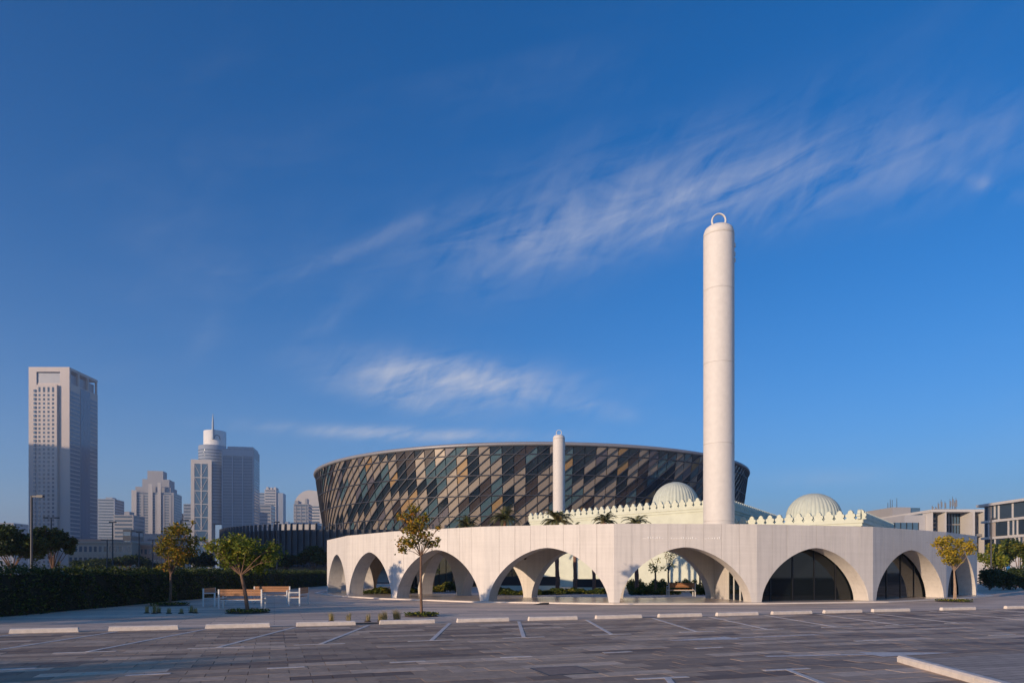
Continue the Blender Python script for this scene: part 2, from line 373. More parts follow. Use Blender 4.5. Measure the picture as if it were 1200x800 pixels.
for dist, s0, t0, tn in pav[300:]:
    c4 = [ST(s0 + GAP / 2, t0 + GAP / 2), ST(s0 + PW - GAP / 2, t0 + GAP / 2), ST(s0 + PW - GAP / 2, t0 + PH - GAP / 2), ST(s0 + GAP / 2, t0 + PH - GAP / 2)]
    z = random.uniform(-.0015, .002)
    b.hexa([(p.x, p.y, -.05) for p in c4] + [(p.x, p.y, z) for p in c4]); tones += [tn] * 6
rest = b.build('paving', M_PAVER, park); rest['kind'] = 'stuff'; rest.color = (0, 0, 0, 1)
rest.data.attributes.new('tone', 'FLOAT', 'FACE').data.foreach_set('value', np.array(tones, np.float32))

# painted markings
def strip(name, a, c, w, parent, m=M_PAINT, z=.0065, sw=None):
    a = Vector(a[:2]); c = Vector(c[:2]); d = (c - a).normalized(); n = Vector((-d.y, d.x)) * w / 2
    q = MB(); q.hexa([(*(a - n), z - .004), (*(c - n), z - .004), (*(c + n), z - .004), (*(a + n), z - .004), (*(a - n), z), (*(c - n), z), (*(c + n), z), (*(a + n), z)])
    return q.build(name, m, parent)
def gp(px, py): Y = EYE * F / (py - HZ); return Vector((GX(px, Y), Y, 0))
BAYL = 5.4
ends = []
for px in (20, 137, 240, 346, 432, 527, 608, 687, 765, 831, 897, 958, 1015, 1090, 1160):
    a = row_at(px, -.35); e = a + Vector((0.012 * BAYL, -BAYL, 0))
    pt = strip('bay_line', a, e, .10, park)
    strip('bay_end_mark', e - RU * .55 - Vector((0, .09, 0)), e + RU * .55 - Vector((0, .09, 0)), .10, park, z=.0075)
for x0, y0, x1, y1 in [(147, 791, 200, 788.6), (313, 783, 357, 780.9), (457, 776, 498, 774), (587, 770, 623, 768.6), (707, 764.6, 740, 763), (815, 759.4, 846, 757.8), (745, 795.4, 806, 792.6),
                       (895, 785.2, 948, 782.8), (0, 784, 42, 782.4), (1002, 750.8, 1028, 749.6), (1160, 744, 1188, 743)]:
    strip('lane_dash', gp(x0, y0), gp(x1, y1), .11, park)
strip('bay_line', gp(923, 784.2), gp(966, 801), .10, park, z=.0075)
strip('bay_line', gp(782, 794), gp(789, 803), .10, park, z=.0075)
def arrow(tail, tip, hl, hw, sw):
    a = Vector(tail[:2]); c = Vector(tip[:2]); d = (c - a).normalized(); n = Vector((-d.y, d.x)); m_ = c - d * hl
    q = MB(); z = .0065
    pts = [a - n * sw, m_ - n * sw, m_ - n * hw, c, m_ + n * hw, m_ + n * sw, a + n * sw]
    q.add([(*p, z) for p in pts], [(0, 1, 5, 6), (2, 3, 4, 5, 1)]); q.build('lane_arrow', M_PAINT, park)
arrow(gp(958, 743.2), gp(778, 750.6), 2.0, .36, .08)
arrow(gp(897, 768.8), gp(1121, 764.5), 1.9, .38, .085)
# access cover in the paving
mc = gp(660, 785); b = MB(); fm = frame_matrix((mc.x, mc.y, 0), RU)
def fbox(b, x0, y0, z0, x1, y1, z1, M):
    b.hexa([M @ Vector(p) for p in [(x0, y0, z0), (x1, y0, z0), (x1, y1, z0), (x0, y1, z0), (x0, y0, z1), (x1, y0, z1), (x1, y1, z1), (x0, y1, z1)]])
cov = empty('access_cover', (mc.x, mc.y, 0), 'square paved access cover with thin dark metal edging in the parking lot', 'access cover')
b = MB(); fbox(b, -.40, -.40, -.01, .40, .40, .0035, fm); cv = b.build('cover_plate', mat('cover_fill', (.30, .205, .145), .7, .3, 6), cov)
b = MB()
for x0, y0, x1, y1 in ((-.43, -.43, .43, -.40), (-.43, .40, .43, .43), (-.43, -.40, -.40, .40), (.40, -.40, .43, .40)): fbox(b, x0, y0, -.01, x1, y1, .0055, fm)
b.build('cover_frame', M_MULL, cov)

# wheel stops
ORD = 'first second third fourth fifth sixth seventh eighth ninth tenth eleventh twelfth thirteenth fourteenth fifteenth'.split()
spans = [(10, 92), (126.5, 209), (240, 316.5), (347, 417), (445, 510), (536, 597), (620, 677), (699, 752.6), (772.7, 823), (841, 889), (906, 952), (967, 1010.6), (1024, 1067), (1104.6, 1144), (1180, 1222)]
def wheel_stop(a, e, i):
    d = (e - a).normalized(); L = (e - a).length; n = Vector((-d.y, d.x, 0))
    b = MB(); h = .125; w = .15; prof = [(0, 0), (0, h * .8), (.025, h), (w - .025, h), (w, h * .8), (w, 0)]
    N = 9
    for k in range(N):
        s = L * k / (N - 1); inn = 0
        for y, z in prof:
            jit = random.uniform(-.004, .004) if 0 < z else 0
            sx = s + (.02 if (k == 0 and z > .05) else 0) - (.02 if (k == N - 1 and z > .05) else 0)
            p = a + d * sx + n * (y + jit * .5); b.v.append((p.x, p.y, z + jit))
    m = len(prof)
    for k in range(N - 1):
        for q in range(m - 1): b.f.append((k * m + q, k * m + q + 1, (k + 1) * m + q + 1, (k + 1) * m + q))
    b.f.append(tuple(range(m))); b.f.append(tuple(range((N - 1) * m + m - 1, (N - 1) * m - 1, -1)))
    b.smooth = [False] * len(b.f)
    o = b.build('wheel_stop', M_STOP)
    return tag(o, 'low white concrete wheel stop, %s from the hedge end of the row' % ORD[i], 'wheel stop', 'wheel stops along the plaza edge')
for i, (x0, x1) in enumerate(spans): wheel_stop(row_at(x0, -.12), row_at(x1, -.12), i)

# kerbed island beside the lane
ka, kb = gp(1051, 775), gp(1160, 806); kd = (kb - ka).normalized(); kn = Vector((-kd.y, kd.x, 0))
if kn.x < 0: kn = -kn
b = MB(); kc = ka + kd * 9
p4 = [ka + kn * .16, kc + kn * .16, kc + kn * 9, ka + kn * .16 + RU * 12]
b.add([(p.x, p.y, .045) for p in p4], [(0, 1, 2, 3)])
isl = tag(b.build('traffic_island', brickmat('island_pavers', (.52, .40, .30), (.42, .32, .24), (.2, .15, .11), .4, .2, ROWA, .8, .3, .010)), 'paved island bordered by a white kerb in the parking lot', kind='structure')
kpos = 0.0
for k in range(5):
    a = ka + kd * (kpos + .006); e = ka + kd * (kpos + 1.2 - .006); kpos += 1.2
    b = MB(); pr = [(0, -.03), (0, .085), (.03, .115), (.15, .115), (.16, -.03)]
    vs_ = []
    for p in (a, e):
        for y, z in pr: q = p + kn * y; vs_.append((q.x, q.y, z))
    b.add(vs_, [(0, 1, 6, 5), (1, 2, 7, 6), (2, 3, 8, 7), (3, 4, 9, 8), (4, 3, 2, 1, 0), (5, 6, 7, 8, 9)])
    b.build('kerb_stone', M_STOP, isl)

# ------------------------------------------------------------------ colonnade
CC = Vector((10.24, 60.93)); RR = 25.7; NF = 22
HW = 4.104; ZB = .06
pxs = [383.3, 407, 461, 567, 719.5, 887, 1023, 1109, 1145]
hp = [62.2, 71.1, 78.3, 88.4, 94.1, 91, 85.3, 73.1, 66.7]
OUT = []
for k in range(9):
    a = 3.400 + .281 * k
    ym = CC.y + RR * sin(a); yy = .5 * ym + .5 * (F * (HW - ZB) / hp[k])
    OUT.append(Vector((GX(pxs[k], yy), yy)))
a8 = atan2(OUT[8].y - CC.y, OUT[8].x - CC.x); a0 = atan2(OUT[0].y - CC.y, OUT[0].x - CC.x) % (2 * pi)
NB = 14
for k in range(1, NB):
    a = a8 + ((a0 - a8) % (2 * pi)) * k / NB; OUT.append(CC + Vector((cos(a), sin(a))) * RR)
NV = len(OUT)
def scaled(q): return [CC + (v - CC) * q for v in OUT]
def inset(m_): return [CC + (v - CC) * ((v - CC).length - m_) / (v - CC).length for v in OUT]
col = empty('colonnade', (CC.x, CC.y, 0), 'white many-sided colonnade of wide arches ringing the mosque courtyard', 'colonnade')

def arch_z(u, hw, ah, n=1.72):        # u from -.5..+.5 of the facet, hw half width (fraction), returns soffit height
    x = abs(u) / hw
    return 0 if x >= 1 else ah * (1 - x ** n) ** (1 / n)
def facet(v0, v1, w0, w1, panels, name, ah=2.84, hw=.462, parent=None, zt=HW, face=.0, mtl=M_WALLB, zb=ZB):
    """wall between plan edge v0-v1 (outer) and w0-w1 (inner) with one arch"""
    def P(s, d, z):
        p = v0.lerp(v1, s).lerp(w0.lerp(w1, s), d); return (p.x, p.y, z)
    L = (v1 - v0).length; T = ((v0 + v1) / 2 - (w0 + w1) / 2).length
    S = [0, .5 - hw] + [.5 - hw * cos(pi * k / 34) for k in range(1, 34)] + [.5 + hw, 1]
    zz = [zb if i in (0, len(S) - 1) else zb + arch_z(s - .5, hw, ah) for i, s in enumerate(S)]
    d0 = face / T
    b = MB()
    for i in range(len(S) - 1):
        s0, s1, z0, z1 = S[i], S[i + 1], zz[i], zz[i + 1]
        b.add([P(s0, d0, z0), P(s1, d0, z1), P(s1, d0, zt), P(s0, d0, zt)], [(0, 1, 2, 3)])
        b.add([P(s0, 1, z0), P(s1, 1, z1), P(s1, 1, zt), P(s0, 1, zt)], [(3, 2, 1, 0)])
        b.add([P(s0, d0, z0), P(s1, d0, z1), P(s1, 1, z1), P(s0, 1, z0)], [(3, 2, 1, 0)], True)
        b.add([P(s0, d0, zt - .004), P(s1, d0, zt - .004), P(s1, 1, zt - .004), P(s0, 1, zt - .004)], [(0, 1, 2, 3)])
    o = b.build(name, mtl, parent)
    if panels:
        g = .006 / L
        for k in range(panels):
            s0, s1 = k / panels + g, (k + 1) / panels - g
            if k == 0: s0 = 0
            if k == panels - 1: s1 = 1
            ss = sorted(set([s0, s1] + [s0 + (s1 - s0) * q / 10 for q in range(11)] + [x for x in (.5 - hw, .5 + hw) if s0 < x < s1]))
            b = MB(); n = len(ss)
            zs = [zb + arch_z(s - .5, hw - .0008, ah) for s in ss]
            for i in range(n - 1):
                b.add([P(ss[i], 0, zs[i]), P(ss[i + 1], 0, zs[i + 1]), P(ss[i + 1], 0, zt), P(ss[i], 0, zt)], [(0, 1, 2, 3)])
                b.add([P(ss[i], 0, zs[i]), P(ss[i + 1], 0, zs[i + 1]), P(ss[i + 1], d0, zs[i + 1]), P(ss[i], d0, zs[i])], [(3, 2, 1, 0)], True)
            b.add([P(s0, 0, zs[0]), P(s0, 0, zt), P(s0, d0, zt), P(s0, d0, zs[0])], [(0, 1, 2, 3)])
            b.add([P(s1, 0, zs[-1]), P(s1, 0, zt), P(s1, d0, zt), P(s1, d0, zs[-1])], [(3, 2, 1, 0)])
            b.add([P(s0, 0, zt), P(s1, 0, zt), P(s1, d0, zt), P(s0, d0, zt)], [(0, 1, 2, 3)])
            b.build('cladding_panel', M_WALL, o)
    return o
OI = inset(1.0)
INN = scaled(.79); INI = [CC + (v - CC) * ((v - CC).length - .9) / (v - CC).length for v in INN]
for k in range(NV):
    k1 = (k + 1) % NV
    vis = k <= 8 or k >= NV - 1
    facet(OUT[k], OUT[k1], OI[k], OI[k1], 8 if vis else 0, 'arch_wall', parent=col, face=.045 if vis else 0.0)
    facet(INN[k], INN[k1], INI[k], INI[k1], 0, 'inner_arch_wall', ah=2.84, hw=.45, parent=col, zt=3.9)
# ceiling / roof slab ring between the two walls
OM = inset(.5); IM = [CC + (v - CC) * ((v - CC).length - .45) / (v - CC).length for v in INN]
b = MB()
for k in range(NV):
    k1 = (k + 1) % NV
    q = [OM[k], OM[k1], IM[k1], IM[k]]
    b.hexa([(p.x, p.y, 3.35) for p in q] + [(p.x, p.y, 3.62) for p in q])
b.build('roof_slab', M_WALLB, col)
# podium
PO = inset(-.95)
b = MB()
for k in range(NV):
    k1 = (k + 1) % NV; A = CC + (INN[k] - CC) * .93; B = CC + (INN[k1] - CC) * .93
    q = [inset(-.70)[k], inset(-.70)[k1], B, A]
    b.hexa([(p.x, p.y, -.02) for p in q] + [(p.x, p.y, ZB) for p in q])
pod = b.build('podium_floor', M_FLOOR, col)
E70 = inset(-.705)
for k in range(NV):
    k1 = (k + 1) % NV
    if not (k <= 8 or k >= NV - 2): continue
    b = MB(); q = [PO[k], PO[k1], E70[k1], E70[k]]
    b.hexa([(p.x, p.y, -.02) for p in q] + [(p.x, p.y, ZB - .012) for p in q]); b.build('podium_edge', M_STEPW, col)
# courtyard ground
b = MB(); n_ = NV; ring = [CC + (v - CC) * .925 for v in INN]
b.add([(p.x, p.y, .03) for p in ring], [tuple(range(n_))])
tag(b.build('courtyard_paving', mat('courtyard_stone', (.42, .39, .36), .7, .15, 2)), 'pale stone floor of the courtyard inside the colonnade', kind='structure')
# glazing behind the closed arches
def glaze(k, inner=False, n=5):
    k1 = (k + 1) % NV
    A, B = (inset(1.12)[k], inset(1.12)[k1]) if not inner else ([CC + (v - CC) * ((v - CC).length - .95) / (v - CC).length for v in INN][k], [CC + (v - CC) * ((v - CC).length - .95) / (v - CC).length for v in INN][k1])
    d = (B - A); nrm = Vector((d.y, -d.x)).normalized() * .02
    for i in range(n):
        p, q = A.lerp(B, i / n + .006), A.lerp(B, (i + 1) / n - .006)
        b = MB(); b.hexa([(*(p - nrm), ZB), (*(q - nrm), ZB), (*(q + nrm), ZB), (*(p + nrm), ZB), (*(p - nrm), 3.34), (*(q - nrm), 3.34), (*(q + nrm), 3.34), (*(p + nrm), 3.34)])
        b.build('glass_pane', M_GLASS, col)
    for i in range(n + 1):
        p = A.lerp(B, i / n); b = MB(); M = frame_matrix((p.x, p.y, ZB), d); fbox(b, -.03, -.06, 0, .03, .06, 3.28, M); b.build('mullion', M_MULL, col)
for k in (5, 6, 7, 8, 9): glaze(k)
for k in range(8, NV - 1): glaze(k, True, 4)
# end wall with a doorway where the glazing starts (between the rings at vertex 5)
v = OI[5]; w = INN[5]; d = (w - v)
b = MB(); M = frame_matrix((v.x, v.y, ZB), d); L = d.length
fbox(b, 2.6, -.12, 0, L, .12, 3.28, M); fbox(b, 0, -.12, 2.5, 2.6, .12, 3.28, M); b.build('end_wall', M_WALLB, col)
for x in (.1, .95, 1.75, 2.5):
    b = MB(); fbox(b, x, -.05, 0, x + .07, .05, 2.5, M); b.build('door_frame', M_WHITEM, col)
for x in (.17, 1.02, 1.82):
    b = MB(); fbox(b, x + .005, -.015, .02, x + .72, .015, 2.48, M); b.build('glass_pane', M_GLASS, col)
# raised lettering over the arch by the minaret (worn, small)
v0, v1 = OUT[4], OUT[5]; d = (v1 - v0).normalized(); nrm = Vector((d.y, -d.x))
sg = None
sgc = v0.lerp(v1, .45); sign = empty('wall_lettering', (sgc.x, sgc.y, 2.9), 'line of small white raised lettering above the arch beside the tall minaret', 'lettering')
sgz = GZ(630.6, 34.9)
for x0, x1, n in ((754, 776, 9), (787, 815, 11), (827, 843, 7)):
    for i in range(n):
        px = x0 + (x1 - x0) * (i + random.uniform(-.2, .2)) / (n - 1)
        kx = (px - 600) / F; t = (kx * v0.y - v0.x) / (d.x - kx * d.y); p = v0 + d * t
        b = MB(); M = frame_matrix((p.x, p.y, sgz), d); h = random.choice([.055, .06, .075, .1]); w_ = random.choice([.018, .02, .05])
        fbox(b, -w_, -.025, 0, w_, .001, h if w_ < .03 else .02, M)
        if random.random() < .2: fbox(b, -.035, -.026, 0, .035, .001, .018, M)
        b.build('letter', mat('white_enamel', (.9, .88, .84), .4, .02, 3), sign)
# little camera under the soffit, black ramp at the step
p = CC + (INN[3] - CC) * 1.004
b = MB(); b.tube([(p.x, p.y, 2.5), (p.x - .1, p.y - .22, 2.46)], [.03, .03], 8); b.lathe((p.x - .1, p.y - .24, 2.36), [(.0, 0), (.07, .03), (.085, .09), (.06, .13), (0, .14)], 12)
tag(b.build('security_camera', M_POLE), 'small dark camera on the flaring inner column', 'camera')
rp = PT(635, 0, 34.05); b = MB(); M = frame_matrix((rp.x, rp.y - .18, -.004), (1, .06))
b.hexa([M @ Vector(q) for q in [(-.45, 0, 0), (.3, 0, 0), (.42, .5, 0), (-.1, .5, 0), (-.44, .01, .004), (.29, .01, .012), (.40, .5, .085), (.0, .5, .08)]])
tag(b.build('threshold_ramp', M_BLACK), 'small black rubber ramp lying at the colonnade step', 'ramp')

# ------------------------------------------------------------------ mosque
mosque = empty('mosque', (16, 66, 0), 'mint and cream mosque with crenellated parapets and two ribbed domes', 'mosque')
def merlon_mesh():
    half = [(.36, 0), (.36, .07), (.27, .12), (.27, .17), (.36, .25), (.36, .38), (.28, .46), (.19, .48), (.19, .57), (.12, .69), (0, .76)]
    pr = half + [(-x, z) for x, z in half[-2::-1]]
    b = MB(); n = len(pr)
    b.add([(x, -.11, z) for x, z in pr] + [(x, .11, z) for x, z in pr], [tuple(range(n)), tuple(range(2 * n - 1, n - 1, -1))] + [((i + 1) % n, i, n + i, n + (i + 1) % n) for i in range(n)])
    me = bpy.data.meshes.new('merlon'); me.from_pydata(b.v, [], b.f); me.materials.append(M_MINT); return me
ME_MER = merlon_mesh()
def mosque_block(quad, ztop, fronts):
    b = MB(); b.prism(quad, .02, ztop - .78); b.build('wall', M_MINT, mosque)
    cx = sum(p[0] for p in quad) / 4; cy = sum(p[1] for p in quad) / 4
    for (i, j, pitch) in fronts:
        A = Vector(quad[i]); B = Vector(quad[j]); d = (B - A).normalized(); L = (B - A).length
        M = frame_matrix((A.x, A.y, 0), d)
        b = MB(); fbox(b, -.14, -.16, ztop - 1.05, L + .14, -.004, ztop - .775, M); fbox(b, -.07, -.08, ztop - 1.28, L + .07, -.003, ztop - 1.055, M); b.build('cornice', M_MINT, mosque)
        n = int(L / pitch)
        for k in range(n + 1):
            p = A + d * (L * k / n) ; p = p + Vector((d.y, -d.x)) * (-.12)
            inst('merlon', ME_MER, frame_matrix((p.x, p.y, ztop - .775), d, 1, 1, 1), mosque)
A = (2.1, 78.0); C = (18.5, 60.4); D = (31.5, 81.0); E = (16.0, 97.0)
mosque_block([A, C, D, E], 8.4, [(0, 1, .8), (1, 2, .8)])
W0 = (19.4, 59.6); W1 = (26.6, 52.0); W2 = (37.5, 67.0); W3 = (29.5, 75.5)
mosque_block([W0, W1, W2, W3], 6.42, [(0, 1, .8), (1, 2, .8)])
def dome(c, r, h, z0, drum):
    N = 40
    prof = [(r * cos(t), h * sin(t)) for t in np.linspace(0, pi / 2 * .985, 18)] + [(0.001, h)]
    b = MB(); b.lathe((c[0], c[1], z0), prof, N * 6, mod=lambda t, z: 1 + .028 * (abs(sin(t * N / 2)) - .6) * (1 - (z / h) ** 6))
    o = b.build('dome', M_MINTD, mosque)
    b = MB(); b.lathe((c[0], c[1], z0 - drum), [(r * 1.0, 0), (r * 1.0, drum - .22), (r * 1.07, drum - .2), (r * 1.07, drum - .02), (r * .98, drum)], 64); b.build('drum', M_MINTD, mosque)
dome((16.75, 70), 2.32, 2.35, 8.5, 1.2)
dome((26.95, 61), 2.30, 2.15, 6.5, .9)

# ------------------------------------------------------------------ minarets
def minaret(x, y, r, zt, label, ring_az):
    root = empty('minaret', (x, y, 0), label, 'minaret')
    hs = [0.0, 5.9, 12.4, 19.2, 25.4, zt - .9]
    for k in range(len(hs) - 1):
        b = MB(); z0, z1 = hs[k] + .004, hs[k + 1] - .004
        b.lathe((x, y, 0), [(r, z0 + .012), (r, z1 - .012)], 72); b.lathe((x, y, 0), [(r - .025, z0), (r, z0 + .012)], 72); b.lathe((x, y, 0), [(r, z1 - .012), (r - .025, z1)], 72)
        b.build('shaft_segment', M_MINARET, root)
    b = MB(); b.lathe((x, y, 0), [(r - .03, .02), (r - .03, zt - .92)], 48); b.build('shaft_core', M_MINARET, root)
    b = MB(); b.lathe((x, y, zt - .9), [(r - .04, .012), (r, .05), (r * .985, .35), (r * .9, .66), (r * .72, .84), (r * .4, .95), (.001, .98)], 72); b.build('cap', M_MINARET, root)
    # crescent ring on top
    b = MB(); R1, rt = .56, .08; n, m_ = 40, 10; vs_ = []; fs_ = []
    ca, sa = cos(ring_az), sin(ring_az)
    for i in range(n):
        t = 2 * pi * i / n
        thick = rt * (1.0 + .55 * (-cos(t)) * .5)
        for j in range(m_):
            q = 2 * pi * j / m_; rr = R1 + thick * cos(q); lx = rr * sin(t); lz = rr * 1.08 * cos(t); ly = .11 * sin(q)
            vs_.append((x + lx * ca - ly * sa, y + lx * sa + ly * ca, zt + .52 + lz))
    for i in range(n):
        for j in range(m_): fs_.append((i * m_ + j, i * m_ + (j + 1) % m_, ((i + 1) % n) * m_ + (j + 1) % m_, ((i + 1) % n) * m_ + j))
    b.add(vs_, fs_, True); b.build('ring_finial', M_MINARET, root)
    # a few small vents high on the shade side
    for dz, da in ((-1.9, -.35), (-2.5, -.1), (-3.1, -.25)):
        a = da; M = frame_matrix((x + (r - .02) * cos(a), y + (r - .02) * sin(a), zt + dz), (-sin(a), cos(a)))
        b = MB(); fbox(b, -.1, -.1, 0, .1, .0, .3, M); b.build('loudspeaker_horn', M_MINARET, root)
    return root
minaret(17.57, 58.0, 1.275, 30.9, 'tall white cylindrical minaret with a ring finial, rising just behind the arches', radians(-8))
minaret(GX(655, 147), 147, 1.29, 31.1, 'more distant white cylindrical minaret standing before the round arena', radians(-8))

# ------------------------------------------------------------------ arena
AC = Vector((6.2, 236.0)); AR = 71.2; AZT = 32.2
def arR(z): return AR - .125 * (33 - z) - .0012 * (33 - z) ** 2
NCOL = 154; PZ = 2.3
arena = empty('arena', (AC.x, AC.y, 0), 'round arena clad in a diagonal lattice of beige, brown and teal panels', 'arena')
def acol(c): return -pi / 2 + 2 * pi * c / NCOL            # c=0 faces the camera, + to the right side
def AP(c, z, off=0.0):
    a = acol(c); r = arR(z) + off; return (AC.x + r * cos(a), AC.y + r * sin(a), z)
pm = {}
for nm, colr, rg, mt in (('beige', (.25, .21, .172), .35, .15), ('tan', (.27, .17, .075), .4, .1), ('brown', (.040, .031, .030), .25, .1), ('teal', (.07, .125, .15), .15, .2), ('dark', (.012, .022, .032), .1, .2), ('mauve', (.105, .095, .11), .3, .1)):
    pm[nm] = mat('arena_panel_' + nm, colr, rg, .08, .3, metal=mt)
def clip(poly, zlo, zhi):
    for side, lim in ((1, zlo), (-1, zhi)):
        out = []
        for i in range(len(poly)):
            p, q = poly[i], poly[(i + 1) % len(poly)]
            ip = side * (p[1] - lim) >= 0; iq = side * (q[1] - lim) >= 0
            if ip: out.append(p)
            if ip != iq:
                t = (lim - p[1]) / (q[1] - p[1]); out.append((p[0] + (q[0] - p[0]) * t, lim))
        poly = out
        if not poly: return []
    return poly
ZLO = 4.0
prand = random.Random(5)
pcol = {}
def pick(c, r):
    u = min(1, max(0, (c + 32) / 60))
    if (c, r - 1) in pcol and prand.random() < .16: return pcol[(c, r - 1)]
    if (c - 1, r) in pcol and prand.random() < .06: return pcol[(c - 1, r)]
    w = [('beige', .58 - .40 * u), ('tan', .03 + .06 * u), ('brown', .17 + .04 * u), ('teal', .12 + .12 * u), ('dark', .12 + .32 * u), ('mauve', .06)]
    x = prand.random() * sum(v for _, v in w)
    for n_, v in w:
        x -= v
        if x <= 0: return n_
    return 'beige'
plist = []
for c in range(-44, 44):
    for r in range(-64, 80):
        z = (r + c) * PZ
        if z > AZT or z + 2 * PZ < ZLO: continue
        poly = clip([(c + .035, z + .07), (c + .965, z + PZ * .965 + .07), (c + .965, z + PZ * 1.965), (c + .035, z + PZ * 1.0)], ZLO, AZT)
        if len(poly) < 3: continue
        k = pick(c, r); pcol[(c, r)] = k
        zc = sum(p[1] for p in poly) / len(poly)
        plist.append((abs(c + .5) + max(0, 16 - zc) * 5, c, k, poly))
plist.sort(key=lambda q: q[0])
bulk = {k: MB() for k in pm}
for i, (_, c, k, poly) in enumerate(plist):
    tgt = MB() if i < 300 else bulk[k]
    pts = [AP(x, z) for x, z in poly]; back = [AP(x, z, -.12) for x, z in poly]; n = len(pts)
    tgt.add(pts + back, [tuple(range(n))] + [((q + 1) % n, q, n + q, n + (q + 1) % n) for q in range(n)])
    if i < 300: tgt.build('facade_panel', pm[k], arena)
for k, mbb in bulk.items():
    if mbb.f: o = mbb.build('facade_cladding', pm[k], arena); o['kind'] = 'stuff'
# dark back wall
b = MB(); nn_ = 120
zs = list(np.linspace(0, AZT, 9))
for i in range(NCOL):
    for q in range(len(zs) - 1):
        b.add([AP(i, zs[q], -.35), AP(i + 1, zs[q], -.35), AP(i + 1, zs[q + 1], -.35), AP(i, zs[q + 1], -.35)], [(0, 1, 2, 3)])
b.build('backing_wall', M_STEEL, arena)
# diagonal fins
for k in range(-66, 66):
    pts = []
    z = ZLO
    cs = np.linspace(k + ZLO / PZ, k + AZT / PZ, 16)
    if cs[-1] < -44 or cs[0] > 44: continue
    b = MB(); wv = .13
    ring_ = []
    for c in cs:
        z = (c - k) * PZ
        for dz, off in ((-wv, -.1), (-wv, .34), (wv, .34), (wv, -.1)): ring_.append(AP(c, min(AZT, max(ZLO, z + dz)), off))
    fs_ = []
    for i in range(len(cs) - 1):
        for j in range(4): fs_.append((i * 4 + j, (i + 1) * 4 + j, (i + 1) * 4 + (j + 1) % 4, i * 4 + (j + 1) % 4))
    b.add(ring_, fs_); b.build('diagonal_fin', M_STEEL, arena)
for z in (30.2, 25.3, 20.4, 15.5, 10.6, 5.7):
    b = MB(); r = arR(z); b.lathe((AC.x, AC.y, z), [(r - .2, -.12), (r + .30, -.12), (r + .30, .12), (r - .2, .12)], 170); b.build('ring_beam', M_STEEL, arena)
b = MB(); b.lathe((AC.x, AC.y, AZT), [(AR - 3, 0), (AR + .55, 0), (AR + .7, .3), (AR + .6, .75), (AR + .2, .9), (AR - 3, .85)], 170); b.build('roof_rim', M_RIM, arena)
b = MB(); b.lathe((AC.x, AC.y, AZT + 1.1), [(AR - 2, 0), (AR * .6, 1.0), (AR * .25, 1.6), (.01, 1.7)], 120); b.build('roof', M_RIM, arena)

# louvred screen building beside the arena
SC = Vector((-26.0, 138.0)); SR = 30.0
scr = empty('louvre_building', (SC.x, SC.y, 0), 'curved dark grey building wrapped in tall vertical fins, before the arena', 'building')
angs = np.linspace(radians(150), radians(300), 64)
b = MB()
for i in range(len(angs) - 1):
    p = [(SC.x + SR * cos(angs[j]), SC.y + SR * sin(angs[j])) for j in (i, i + 1)]
    b.add([(*p[0], 2.6), (*p[1], 2.6), (*p[1], 8.4), (*p[0], 8.4)], [(0, 1, 2, 3)])
    b.add([(*p[0], 8.4), (*p[1], 8.4), (SC.x, SC.y, 8.5)], [(0, 1, 2)])
b.build('screen_wall', M_SCREEN, scr)
b = MB(); b.lathe((SC.x, SC.y, 0), [(SR - 2.5, 0), (SR - 2.5, 2.6), (SR, 2.61)], 90); b.build('recessed_base', mat('pale_concrete', (.4, .38, .36), .8, .1, 1), scr)
b = MB(); b.box(0, -.06, 0, .55, .06, 1); me = bpy.data.meshes.new('fin'); me.from_pydata(b.v, [], b.f); me.materials.append(M_SCREEN)
for a in np.linspace(radians(152), radians(300), 72):
    p = SC + Vector((cos(a), sin(a))) * (SR - .05)
    inst('fin', me, frame_matrix((p.x, p.y, 2.5), (cos(a), sin(a)), 1, 1, 6.9), scr)
b = MB(); b.box(-40, 118, 8.5, -34, 124, 9.9); b.build('roof_plant', mat('pale_concrete', (.4, .38, .36)), scr)

# ------------------------------------------------------------------ vegetation
L_GREEN = leafmat('green_leaves', [(0, (.07, .105, .014)), (.5, (.17, .205, .025)), (.8, (.32, .30, .035)), (1, (.5, .35, .04))])
L_AMBER = leafmat('amber_leaves', [(0, (.07, .08, .015)), (.4, (.18, .17, .022)), (.7, (.40, .25, .025)), (1, (.46, .17, .02))])
L_YELLOW = leafmat('yellow_leaves', [(0, (.13, .14, .02)), (.4, (.38, .30, .03)), (1, (.60, .36, .03))])
L_DARK = leafmat('dark_leaves', [(0, (.018, .032, .010)), (.6, (.04, .065, .016)), (1, (.09, .11, .02))], .25)
L_HEDGE = leafmat('hedge_leaves', [(0, (.02, .034, .009)), (.6, (.055, .08, .015)), (1, (.15, .17, .025))], .25)
L_PALM = leafmat('palm_fronds', [(0, (.05, .06, .02)), (.6, (.10, .11, .035)), (1, (.20, .15, .06))], .2)
L_GRASS = leafmat('dry_grass', [(0, (.20, .18, .06)), (.5, (.42, .34, .13)), (1, (.66, .50, .22))], .45)
L_LOW = leafmat('shrub_leaves', [(0, (.03, .055, .014)), (.6, (.09, .12, .02)), (1, (.32, .26, .03))], .3)

